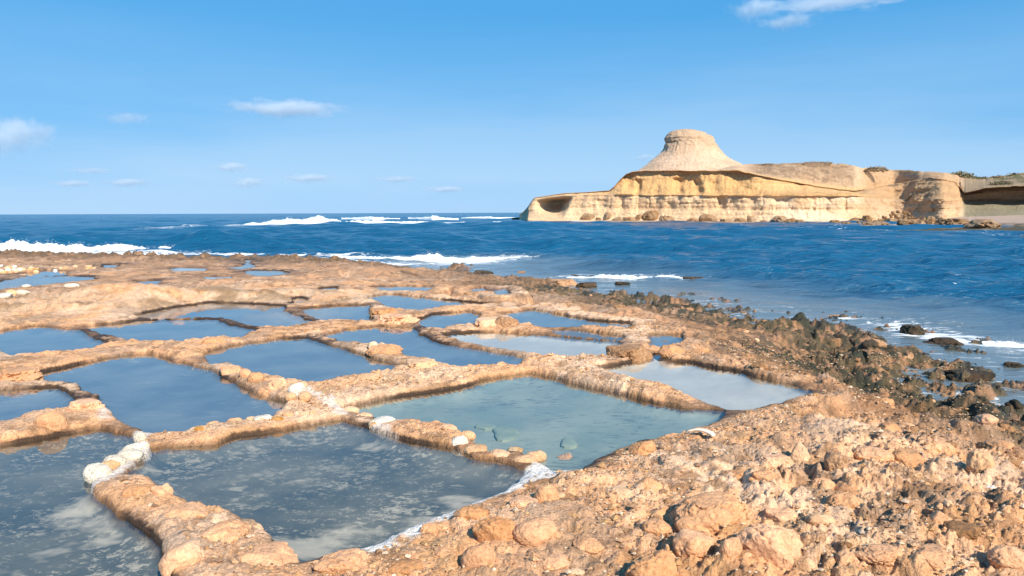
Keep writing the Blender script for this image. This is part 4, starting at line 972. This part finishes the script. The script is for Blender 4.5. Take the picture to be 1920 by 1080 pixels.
# ------------------------------------------------------------------ breaking waves
def foam_mat():
    m = NT('foam'); geo = m.n('ShaderNodeNewGeometry'); n = m.noise(geo.outputs['Position'], 2.5, 6, 0.7); n2 = m.noise(geo.outputs['Position'], 12, 3, 0.6)
    c = m.mixc(m.rng(n, 0.36, 0.60), (0.55, 0.66, 0.74), (0.86, 0.87, 0.87))
    m.bsdf(c, 0.7, m.bump(n2, 0.5, 0.05), Specular_IOR_Level=0.2); return m.m
M['foam'] = foam_mat()
def breaker(px, hpx, label, seed, depth=1.6, spray=160, wob=1.0):
    """px: base line of the foam, hpx: apparent crest height along it"""
    p = np.array(px, float); nseg = int(max(60, (p[-1, 0] - p[0, 0]) / 1.4)); t = np.linspace(0, 1, nseg)
    bx = np.interp(t, np.linspace(0, 1, len(p)), p[:, 0]); by = np.interp(t, np.linspace(0, 1, len(p)), p[:, 1])
    hp = np.interp(t, np.linspace(0, 1, len(hpx)), hpx)
    W = at_plane(bx, by, np.full(nseg, SEA)); dist = np.hypot(W[:, 0], W[:, 1]); H = hp / F * dist * 0.62
    hd = W[:, :2] / dist[:, None]; NC = 40; rows = []
    H = H * (0.6 + 0.8 * fbm2(bx / 24.0 * wob, bx * 0 + float(seed), 3, 600 + seed, 0.55))
    H = H + np.interp(t, [0, 1], [0, 0]); Hm = H.max()
    sc = 1.0 / max(0.25, Hm)
    for k in range(NC):
        v = k / (NC - 1); prof = (math.sin(math.pi * min(1, v / 0.42) / 2) ** 0.8 if v < 0.42 else max(0.0, math.cos((v - 0.42) / 0.58 * math.pi / 2)) ** 1.2)
        o = (v - 0.1) * depth * (0.4 + 0.6 * np.clip(H / (Hm + 1e-6), 0, 1))
        q = np.stack([W[:, 0] + hd[:, 0] * o, W[:, 1] + hd[:, 1] * o, SEA - 0.06 + H * prof], 1)
        n = fbm3(q[:, 0] * 1.1 * sc, q[:, 1] * 1.1 * sc, q[:, 2] * 1.3 * sc + v * 2, 5, 610 + seed, 0.65) - 0.5
        n = n + 0.5 * (fbm3(q[:, 0] * 4 * sc, q[:, 1] * 4 * sc, q[:, 2] * 4 * sc + v * 7, 3, 630 + seed, 0.65) - 0.5); q[:, 2] += 0.9 * n * H * (0.2 + prof); q[:, 0] += hd[:, 0] * n * 0.6 * H; q[:, 1] += hd[:, 1] * n * 0.6 * H
        q[:, 2] = np.where(v in (0, 1), SEA - 0.15, q[:, 2]); rows.append(q)
    Vw = np.concatenate(rows); faces = [grid_faces(NC, nseg)]
    rg = np.random.default_rng(seed); sv, sf = [], []
    v1 = np.array([(1,0,0),(-1,0,0),(0,1,0),(0,-1,0),(0,0,1),(0,0,-1)], float); f1 = np.array([(0,2,4),(2,1,4),(1,3,4),(3,0,4),(2,0,5),(1,2,5),(3,1,5),(0,3,5)])
    for _ in range(spray * 14):
        j = rg.integers(0, nseg)
        if rg.uniform() > (H[j] / Hm) ** 2: continue
        o = rg.uniform(0.15, 0.6) * depth * (0.4 + 0.6 * H[j] / Hm); s_ = rg.uniform(0.008, 0.030) * Hm
        c = np.array([W[j, 0] + hd[j, 0] * o, W[j, 1] + hd[j, 1] * o, SEA + H[j] * (0.75 + 0.5 * rg.uniform() ** 2.5)]) + rg.normal(size=3) * 0.05 * Hm
        sf.append(f1 + len(Vw) + len(sv) * len(v1)); sv.append(c + v1 * s_ * rg.uniform(0.6, 1.4, 3))
    if sv: Vw = np.concatenate([Vw] + sv); faces.append(np.concatenate(sf))
    me = mk_mesh('breaking_wave', Vw, faces, True)
    return link('breaking_wave', me, M['foam'], label=label, cat='wave', group='breaking waves')
breaker([(-260,474),(-100,473),(0,472),(100,472),(200,472),(300,471),(386,464)], [17,17,18,24,20,19,16,13,11], 'long white breaker along the reef at the left edge', 1, 1.8, 260)
breaker([(380,477),(480,478),(560,480),(640,481)], [5,6,5,7], 'thin line of foam washing the reef left of centre', 2, 1.2, 30)
breaker([(620,484),(700,486),(780,488),(850,490),(895,491),(950,486)], [9,10,12,17,14,16,7], 'white splash breaking round the tip of the reef', 3, 1.3, 260)
breaker([(430,424),(500,424.5),(560,425),(620,424),(700,421),(800,420),(870,420)], [3,11,18,22,12,9,7,4], 'largest breaker in the open sea, left of the headland', 4, 6.0, 120)
breaker([(640,412),(700,413),(750,412)], [5,9,5], 'small far breaker directly behind the largest one', 5, 7.0, 20)
breaker([(765,412),(810,413),(860,413)], [6,12,6], 'peaked far breaker midway to the headland', 6, 7.0, 30)
breaker([(865,409.5),(920,410),(965,409.5)], [3,6,3], 'small far breaker next to the headland tip', 7, 8.0, 10)
breaker([(820,419.5),(900,419),(975,418)], [4,5,3], 'thin white crest in front of the headland tip', 8, 4.0, 10)
breaker([(1060,522),(1120,523),(1180,526),(1240,526),(1292,525)], [7,14,18,19,16,7], 'small wave breaking on the dark rocks beyond the middle shelf', 9, 0.7, 60)
breaker([(1790,640),(1840,646),(1890,650),(1960,655)], [8,14,18,14], 'low white wash near the right frame edge', 10, 0.35, 30)

# ------------------------------------------------------------------ rocks on the shelf and on the walls
NEAR = [ # cx, lower edge y, w, h, mat, shape kind, label
 (1325,992,150,88,'tan','big','largest smooth boulder in the foreground, cracked with a small hole'),
 (1440,1056,112,86,'tan','big','rugged ochre boulder right of the round stone, bottom of the frame'),
 (1369,1046,38,40,'tan','smooth','round stone casting a dark shadow between two foreground boulders'),
 (1220,1092,96,76,'tan','big','boulder cut by the bottom edge below the largest one'),
 (1300,1044,74,56,'tan','mid','split boulder between the largest one and the bottom edge'),
 (1583,955,62,46,'tan','mid','knobbly boulder standing up right of centre in the rubble'),
 (1592,922,60,36,'tan','mid','rounded rock behind the knobbly boulder'),
 (1543,918,42,30,'tan','mid','smaller rock left of the knobbly pair'),
 (1447,880,70,40,'tan','big','broad smooth rock on the slope above the largest boulder'),
 (1434,902,50,26,'tan','mid','rounded rock just below the broad smooth one'),
 (1382,902,52,26,'tan','mid','low lump left of the rounded rock on the slope'),
 (1497,868,36,46,'pale','mid','upright pale rock beside the small shaded puddle'),
 (1569,881,46,42,'brown','mid','grey-brown wedge rock right of the shaded puddle'),
 (1635,862,66,30,'tan','mid','wide tan rock behind the wedge rock'),
 (1702,878,72,38,'tan','big','flat cracked slab right of the wide tan rock'),
 (1837,892,50,46,'pale','mid','steep pale boulder near the right edge with deep shade beside it'),
 (1538,988,52,30,'pale','mid','grey faceted rock right of the largest boulder'),
 (1468,977,60,26,'tan','mid','flat rock wedged above the ochre boulder'),
 (1530,1018,36,26,'brown','mid','small dark-sided rock below the grey faceted one'),
 (1760,992,42,32,'tan','mid','rock with black hollow on its left, lower right'),
 (1807,1012,62,26,'brown','mid','ribbed brown rock at lower right'),
 (1887,1062,58,42,'tan','mid','twin-lobed boulder at the bottom right corner'),
 (1747,1064,70,40,'tan','big','boulder with shaded left side at the bottom right'),
 (1584,1055,36,28,'tan','smooth','small cone-like stone at the bottom'),
 (1648,1066,76,36,'tan','big','broad smooth lump at the bottom, left of the shaded boulder'),
 (928,1010,80,64,'tan','big','smooth curved lump beside the salt-crusted rim'),
 (1002,1022,80,52,'tan','smooth','smooth egg-like boulder right of the curved lump'),
 (1026,938,46,44,'tan','smooth','smooth block at the end of the white salt crust'),
 (982,951,54,28,'tan','mid','flat tan rock below the white salt crust'),
 (900,1062,64,58,'tan','smooth','round boulder near the bottom, below the curved lump'),
 (835,1042,40,20,'tan','mid','low lump left of the round bottom boulder'),
 (805,998,36,26,'tan','mid','small rock on the salt-edged rim of the near pan'),
 (888,972,62,38,'tan','mid','rusty hollow rock on the rim of the near pan'),
 (640,1074,100,50,'tan','big','smooth brown boulder at the bottom beside the wide wall end'),
 (1203,852,54,36,'tan','mid','rock at the right shore of the greenish pan'),
 (1215,918,56,34,'tan','mid','pale bulging rock up-left of the largest boulder'),
 (1166,935,72,24,'pale','big','flat grey slab left of the bulging rock'),
 (1230,1004,54,32,'tan','mid','leaning rock left of the largest boulder'),
 (1103,1038,56,24,'tan','mid','low lump right of the egg-like boulder'),
 (1040,1066,60,30,'tan','mid','half-buried rock at the bottom below the egg-like boulder'),
 (760,1078,70,30,'tan','mid','half-buried rock at the bottom left of the round boulder'),
 (720,590,60,28,'tan','big','blocky rock at the middle corner of the small square pan'),
 (745,611,86,28,'tan','big','lumpy rock between the square pan and the oval pan'),
 (912,620,54,34,'pale','big','knobbly pale rock where the middle walls meet'),
 (950,612,50,34,'brown','mid','grey-brown rock behind the knobbly pale one'),
 (1182,674,92,52,'brown','big','large grey block rock between the pale pans'),
 (1262,664,48,28,'tan','mid','round rock right of the tiny pool'),
 (722,662,74,26,'tan','mid','row of fused stones on the wall left of the long central pan'),
 (690,712,48,22,'pale','smooth','smooth pale block on the wall below the long central pan'),
 (792,690,70,34,'pale','big','whitish sloping block at the end of the long pan wall'),
 (162,768,66,42,'tan','big','craggy block on the wall between the left pans'),
 (97,803,50,42,'tan','smooth','grey rounded boss on the left wall above the corner pan'),
 (38,716,82,30,'tan','big','whitish boulder at the left edge between pans'),
 (402,642,44,20,'tan','smooth','rounded stone on the wall left of centre'),
 (297,646,24,14,'tan','smooth','small round stone on the wall below the long narrow pan'),
 (335,604,22,10,'tan','smooth','tiny knob on the curved wall of the narrow pan'),
 (505,612,24,14,'tan','mid','pointed stone on the wall above the central blue pan'),
 (435,700,46,24,'tan','mid','rugged rock on the wall between left and central pans'),
 (515,730,40,30,'tan','mid','orange-tan rock on the wall near the crossing'),
 (565,724,26,18,'tan','smooth','small rounded stone above the wall crossing'),
 (350,972,90,46,'tan','big','large flat rock on the broad wall at lower left'),
 (420,1010,90,50,'tan','big','cracked rock in the middle of the broad wall at lower left'),
 (500,1060,110,60,'tan','big','largest rock at the lower end of the broad wall'),
 (345,1060,70,60,'tan','smooth','smooth boulder at the bottom of the broad wall, beside the corner pan'),
 (265,925,60,34,'tan','mid','rock at the top of the broad wall below the white stones'),
 (305,925,34,24,'tan','mid','angular stone on the broad wall next to the near pan'),
 (1060,860,30,16,'tan','mid','stone at the lower tip of the greenish pan'),
 (1505,702,40,20,'brown','mid','grey rock at the far corner of the pale right-hand pan'),
]
NEARW = {'tan': 'tan', 'pale': 'pale', 'brown': 'brown'}
for i, (x, y, w, h, mt, kd, lb) in enumerate(NEAR):
    if y < 800 and kd == 'big': kd = 'jag'
    px_rock('rock', kd, i * 3 + 1, mt, x, y, w, h, label=lb, cat='rock', group='rocks on the shelf and walls', sink=0.27 if y > 800 and x > 560 else 0.45)
# rocks breaking the surface off the shore
LANDM = [('largest smooth foreground boulder',1325,950),('rugged ochre boulder',1440,1015),('knobbly boulder',1583,935),('broad smooth rock on the slope',1447,860),('upright pale rock',1497,845),('grey-brown wedge rock',1569,862),
 ('flat cracked slab',1702,860),('steep pale boulder',1837,870),('ribbed brown rock',1807,1000),('twin-lobed corner boulder',1887,1042),('egg-like boulder',1002,1000),('white salt crust',980,905),('round bottom boulder',900,1035),('white driftwood',1315,818),
 ('flat grey slab',1166,923),('lower tip of the greenish pan',1060,872),('pale right-hand pan',1420,735),('large grey block rock',1182,650),('tiny right pool',1250,635),('right back pan',1050,598),('far small wave',1180,522),('low white wash',1850,645),('reef tip',890,500),('shaded boulder at bottom right',1747,1045)]
LOOSE = []
def loose_label(o, x, y, size, colour, noun):
    nm, lx, ly = min(LANDM, key=lambda q: math.hypot(x - q[1], (y - q[2]) * 1.6)); dx, dy = x - lx, (y - ly) * 1.5
    rel = ('right of' if dx > 0 else 'left of') if abs(dx) > abs(dy) else ('below' if dy > 0 else 'above')
    LOOSE.append((o, '%s %s %s %s the %s' % (size, colour, noun, rel, nm), math.hypot(dx, dy)))
def finish_loose():
    by = {}
    for o, t, d in LOOSE: by.setdefault(t, []).append((d, o))
    ordn = ['nearest', 'second nearest', 'third nearest', 'fourth nearest', 'fifth nearest', 'sixth nearest', 'seventh nearest', 'eighth nearest', 'ninth nearest', 'tenth nearest', 'eleventh nearest', 'twelfth nearest', 'thirteenth nearest', 'fourteenth nearest', 'fifteenth nearest']
    for t, lst in by.items():
        lst.sort(key=lambda q: q[0])
        for k, (d, o) in enumerate(lst): o['label'] = t if len(lst) == 1 else ordn[min(k, 14)] + ' ' + t
CNAME = {'algae': 'blackish-green', 'brown': 'brown', 'tan': 'tan', 'pale': 'pale'}
ISL = [(977,514,18,9),(1078,520,18,8),(1110,521,14,7),(1166,535,28,9),(1302,530,46,8),(1565,598,26,10),(1740,590,15,6),(1710,628,40,26),(1770,652,60,22),(906,517,40,16),(1055,538,60,24),(1100,541,40,18),(1820,722,80,24),(1900,690,30,14)]
for i, (x, y, w, h) in enumerate(ISL):
    g = at_plane(float(x), float(y), SEA - 0.02); mt = 'algae' if i % 5 else 'brown'
    o = px_rock('rock', 'jag', i, mt, x, y, w, h * 0.9, ground=g, sink=0.12, dfac=0.9, cat='rock', group='dark rocks along the waterline')
    loose_label(o, x, y, 'large' if w > 35 else 'small', CNAME[mt], 'rock in the shallows')
# loose rocks, copied
def in_poly(x, y, poly):
    return poly_sdf(np.array([x], float), np.array([y], float), np.array(poly, float))[0] < 0
Z_NEAR = [(1090,885),(1260,825),(1360,790),(1500,760),(1620,800),(1760,860),(1925,940),(1925,1085),(700,1085),(720,1030),(990,920)]
Z_MID = [(1260,660),(1330,680),(1520,720),(1530,752),(1640,800),(1760,850),(1925,930),(1925,800),(1820,750),(1700,690),(1560,640),(1400,600),(1250,575),(1100,565),(1120,600),(1180,620)]
Z_SHORE = [(940,535),(1100,560),(1260,575),(1420,600),(1580,640),(1720,690),(1840,760),(1925,800),(1925,740),(1760,690),(1640,640),(1500,605),(1330,575),(1180,553),(1050,540)]
rg = random.Random(11)
def scatter(zone, n, smin, smax, mats, noun, group, persp):
    k = 0; xs = [p[0] for p in zone]; ys = [p[1] for p in zone]
    while k < n:
        x = rg.uniform(min(xs), max(xs)); y = rg.uniform(min(ys), max(ys))
        if not in_poly(x, y, zone): continue
        g = on_ground(x, y, 3)
        if g[2] < -0.45: continue
        s = smin * (smax / smin) ** (rg.random() ** 2.2)
        if persp: s *= (y - 395) / 500.0
        mt = rg.choice(mats)
        o = px_rock('rock', 'small' if s < 16 else 'mid', rg.randrange(8), mt, x, y, s, s * rg.uniform(0.35, 0.65), yaw=rg.uniform(0, 6.28), dfac=rg.uniform(0.6, 1.0), ground=g, sink=0.38, cat='rock', group=group); k += 1
        loose_label(o, x, y, 'small' if s < 16 else ('medium' if s < 28 else 'big'), CNAME[mt], noun)
scatter(Z_NEAR, 70, 9, 28, ['tan', 'tan', 'pale', 'brown'], 'loose stone', 'loose stones in the foreground rubble', True)
scatter(Z_MID, 90, 14, 60, ['brown', 'tan', 'brown'], 'rough rock', 'rocks on the rough brown shelf', True)
scatter(Z_SHORE, 60, 18, 80, ['algae', 'algae', 'brown'], 'shore rock', 'dark rocks at the shelf edge', True)
finish_loose()

# stones set into the walls
def wall_of(a, b): return WALLS.get((min(a, b), max(a, b)), shore)
CHAIN = [(184,902,44,32,'white'),(205,886,34,22,'orange'),(216,880,38,26,'white'),(244,868,46,26,'white'),(252,853,34,22,'white'),(264,850,28,22,'white'),(264,830,24,20,'white'),(267,840,20,14,'orange')]
for i, (x, y, w, h, mt) in enumerate(CHAIN):
    px_rock('stone', 'smooth', i, mt, x, y, w, h, ground=at_plane(float(x), float(y), 0.0), parent=wall_of(0, 1))
C2 = [(658,777,30,18,'pale'),(682,788,32,18,'tan'),(718,802,54,26,'white'),(706,804,28,18,'orange'),(738,812,36,18,'tan'),(780,826,44,22,'tan'),(772,806,44,22,'tan'),(817,831,34,18,'orange'),(835,816,48,26,'tan'),(862,840,32,28,'white'),(878,824,30,20,'tan'),(892,853,46,24,'pale'),(936,861,42,22,'pale'),(966,850,32,14,'orange'),(985,872,44,24,'pale'),(1005,866,40,26,'pale')]
for i, (x, y, w, h, mt) in enumerate(C2):
    px_rock('stone', 'smooth', i + 2, mt, x, y, w, h, ground=at_plane(float(x), float(y), 0.0), sink=0.12, parent=wall_of(1, 2))
C3 = [(400,792,22,14,'tan'),(440,788,26,16,'tan'),(472,786,22,16,'pale'),(492,785,34,16,'white'),(520,788,24,16,'orange'),(540,780,22,16,'tan'),(575,776,26,16,'tan'),(586,775,12,9,'orange'),(375,806,20,12,'orange'),(360,800,20,12,'tan')]
for i, (x, y, w, h, mt) in enumerate(C3):
    px_rock('stone', 'smooth', i + 4, mt, x, y, w, h * 0.85, sink=0.45, parent=wall_of(1, 5))
for i, (x, y, w, h, mt) in enumerate([(556,744,30,24,'white'),(572,752,24,18,'pale'),(545,752,22,16,'pale'),(700,654,18,14,'pale'),(480,716,28,20,'tan'),(460,706,22,16,'tan')]):
    px_rock('stone', 'smooth', i + 1, mt, x, y, w, h, parent=wall_of(4, 5) if i not in (3,) else wall_of(4, 11))
far_st = random.Random(5)
for i in range(26):
    x = far_st.uniform(0, 108) if i < 20 else far_st.uniform(110, 200); y = far_st.uniform(501, 512) if i < 20 else far_st.uniform(500, 505)
    px_rock('stone', 'smooth', i, far_st.choice(['orange', 'white', 'orange', 'pale']), x, y, far_st.uniform(7, 12), far_st.uniform(3.5, 6), sink=0.25, parent=shore)
for i, (x, y, w, h, mt) in enumerate([(22,556,16,11,'orange'),(10,560,24,10,'white'),(40,552,22,8,'white'),(50,540,14,5,'white'),(135,541,24,9,'white')]):
    px_rock('stone', 'smooth', i, mt, x, y, w, h, parent=shore)
# pale green slabs lying in the greenish pan
def slab_mat():
    m = NT('green_slab'); geo = m.n('ShaderNodeNewGeometry'); n = m.noise(geo.outputs['Position'], 8, 4)
    m.bsdf(m.mixc(m.rng(n, .35, .65), (0.235, 0.28, 0.21), (0.33, 0.35, 0.24)), 0.7); return m.m
M['slab'] = slab_mat()
for i, (x, y, w, d_, lb) in enumerate([(948,812,60,30,'largest pale green slab under water at the left of the greenish pan'),(912,800,44,12,'long thin green slab beside the largest one under water'),(1066,830,36,20,'round green slab under water near the middle')]):
    g = at_plane(float(x), float(y), -0.07); dist = np.linalg.norm(g); rgk = np.random.default_rng(70 + i); n = 16
    an = np.sort(np.linspace(0, 6.283, n, endpoint=False) + rgk.uniform(-.25, .25, n)); W = w / F * dist / 2; Dp = d_ / F * dist / 2 / 0.36
    rad = 0.95 + 0.16 * np.sin(2 * an + rgk.uniform(0, 6)) + 0.12 * np.sin(3 * an + rgk.uniform(0, 6)) + rgk.uniform(-.04, .04, n); top = np.stack([np.cos(an) * W * rad, np.sin(an) * Dp * rad, np.full(n, 0.010)], 1); inn = top * [.8, .8, 1] + [0, 0, .006]; bot = top * [1.04, 1.04, 1] - [0, 0, 0.06]
    vv = np.concatenate([inn, top, bot]); ff = [np.array([list(range(n))])] + [np.array([[k * n + j, (k + 1) * n + j, (k + 1) * n + (j + 1) % n, k * n + (j + 1) % n] for k in range(2) for j in range(n)])]
    o = link('slab', mk_mesh('slab', vv, ff, False), M['slab'], label=lb, cat='slab', group='green slabs in the pan'); o.location = (g[0], g[1], ground_z(g[0], g[1]) + 0.004)
# bleached driftwood
def driftwood():
    m = NT('bleached_wood'); geo = m.n('ShaderNodeTexCoord'); n = m.noise(m.mapping(geo.outputs['Object'], (2, 30, 30)), 4, 4)
    m.bsdf(m.mixc(m.rng(n, .3, .7), (0.74, 0.66, 0.56), (0.60, 0.50, 0.40)), 0.8, m.bump(n, .3, .004))
    a = on_ground(1288, 816); b = on_ground(1341, 822); L = float(np.hypot(*(b - a)[:2])); nr = 14; ns = 10; vv = []
    for k in range(nr):
        t = k / (nr - 1); r_ = 0.022 * (0.35 + 1.0 * t ** 1.5) * (1 if t < 0.97 else 0.5); r_ = r_ if 0 < k < nr - 1 else r_ * 0.25
        for j in range(ns):
            q = 6.283 * j / ns; vv.append((L * (t - 0.5), 0.03 * math.sin(3 * t) + r_ * math.cos(q) * 1.3, 0.02 + 0.015 * math.sin(4 * t) + r_ * math.sin(q) * .8))
    o = link('driftwood', mk_mesh('driftwood', vv, [grid_faces(nr, ns, True), ], True), m.m, label='bleached white piece of driftwood by the right corner of the greenish pan', cat='driftwood')
    c = (a + b) / 2; o.location = (c[0], c[1], max(a[2], b[2]) + 0.01); o.rotation_euler = (0, 0, math.atan2(b[1] - a[1], b[0] - a[0]))
driftwood()

# ------------------------------------------------------------------ gravel (uncountable)
def gravel():
    rgn = np.random.default_rng(5); n = 80000
    x = rgn.uniform(-3.2, 6.5, n); y = 2.6 + 8.5 * rgn.uniform(0, 1, n) ** 1.5
    z, d, i1, d2, i2, s, aw, rub, big = terrain(x, y, True)
    dens = sst(0.40, 0.60, fbm2(x * 1.6, y * 1.6, 3, 801))
    ok = (d > 0.10) & (s > 0.5) & (rgn.uniform(size=n) < 0.25 + 0.75 * dens)
    x, y, z = x[ok], y[ok], z[ok]; n = len(x)
    v1 = np.array([(1,0,0),(-1,0,0),(0,1,0),(0,-1,0),(0,0,1),(0,0,-1)], float); f1 = np.array([(0,2,4),(2,1,4),(1,3,4),(3,0,4),(2,0,5),(1,2,5),(3,1,5),(0,3,5)])
    sz_ = 0.007 * (rgn.uniform(0.02, 1, n) ** -0.42); sz_ = np.clip(sz_, 0.005, 0.032)
    an = rgn.uniform(0, 6.28, n); ca, sa = np.cos(an), np.sin(an)
    vv = v1[None] * (rgn.uniform(0.6, 1.25, (n, 6, 1))) * np.stack([np.ones(n), rgn.uniform(.6, 1, n), rgn.uniform(.4, .7, n)], 1)[:, None] * sz_[:, None, None]
    px = vv[..., 0] * ca[:, None] - vv[..., 1] * sa[:, None]; py = vv[..., 0] * sa[:, None] + vv[..., 1] * ca[:, None]
    vv = np.stack([px + x[:, None], py + y[:, None], vv[..., 2] + z[:, None] + 0.2 * sz_[:, None]], -1).reshape(-1, 3)
    ff = (f1[None] + 6 * np.arange(n)[:, None, None]).reshape(-1, 3)
    pal = np.array([[0.74, 0.46, 0.26], [0.60, 0.36, 0.20], [0.86, 0.66, 0.47], [0.38, 0.23, 0.14], [0.66, 0.38, 0.17]])
    c = np.repeat(pal[rgn.integers(0, 5, n)] * rgn.uniform(0.75, 1.15, (n, 1)), 6, 0)
    me = mk_mesh('gravel', vv, ff, False, c, {'wet': np.zeros(len(vv)), 'rim': np.zeros(len(vv))})
    link('gravel', me, M['shore'], label='fine gravel and chips strewn over the rock shelf', cat='gravel', kind='stuff')
gravel()

# ------------------------------------------------------------------ clouds
def cloud_mat(dens, sc):
    m = NT('cloud'); tcn = m.n('ShaderNodeTexCoord'); P = tcn.outputs['Object']
    ln = m.n('ShaderNodeVectorMath', operation='LENGTH'); m.l(P, ln.inputs[0])
    fall = m.rng(ln.outputs['Value'], 1.0, 0.25, 0.0, 1.0)
    n = m.noise(m.mapping(P, (sc, sc, 0.9)), 1.3, 6, 0.62)
    dn = m.mth('SUBTRACT', m.mth('ADD', m.mth('MULTIPLY', n, 1.7), m.mth('MULTIPLY', fall, 0.55)), 1.06)
    dn = m.mth('MULTIPLY', m.mth('MAXIMUM', dn, 0.0), dens)
    dn = m.mth('MULTIPLY', dn, 1.0)
    pv = m.n('ShaderNodeVolumePrincipled'); pv.inputs['Color'].default_value = (0.90, 0.96, 1.0, 1); pv.inputs['Anisotropy'].default_value = 0.15
    m.l(dn, pv.inputs['Density']); m.l(pv.outputs[0], m.out.inputs['Volume']); return m.m
CL = [(536,204,220,34,'long flat lens-shaped cloud, largest on the left half of the sky',0.05,3.0),(22,252,120,66,'grey-white cloud cut by the left frame edge',0.05,1.6),(1412,16,90,46,'soft cloud near the top, left end of the top-right band',0.035,2.0),
      (1560,2,300,26,'thin cloud band along the top edge at right',0.03,3.0),(1476,41,110,30,'small flat cloud under the top-right band',0.035,2.6),(135,344,70,14,'small low cloud, second from the left above the horizon',0.05,2.5),(238,342,80,16,'small low cloud above the horizon left of the bright double puff',0.05,2.5),
      (432,313,66,20,'small bright double puff above the horizon',0.06,2.2),(465,342,70,22,'low puff just below the bright double puff',0.05,2.2),(578,334,100,18,'long low cloud above the horizon near the middle of the left half',0.05,2.8),(744,336,90,14,'thin low cloud right of the long low one',0.04,2.8),(835,355,90,14,'lowest small cloud, nearest the headland',0.05,2.6),(1207,295,50,16,'faint puff beside the table hill',0.035,2.0),(235,222,90,26,'faint patch of cloud left of the lens-shaped one',0.025,2.2),(170,320,80,12,'faint thin cloud at left above the small low ones',0.03,2.8)]
v4, f4 = ICO[3]
for i, (x, y, w, h, lb, dn, sc) in enumerate(CL):
    D = 4000.0; g = at_dist(float(x), float(y), D); me = mk_mesh('cloud', v4, f4, True); W = w / F * D / 2 * 1.15; H = h / F * D / 2 * 1.15
    o = link('cloud', me, cloud_mat(dn * (1.7 if h < 24 else 1.0), sc), label=lb, cat='cloud', group='small clouds'); o.location = g; o.scale = (W, W * 0.5, H); o.rotation_euler = (0, 0, -math.atan2(g[0], g[1]))
scene.cycles.volume_bounces = 6
scene.cycles.use_denoising = True
scene.cycles.max_bounces = 8
scene.cycles.transparent_max_bounces = 12
scene.cycles.caustics_reflective = False
scene.cycles.caustics_refractive = False
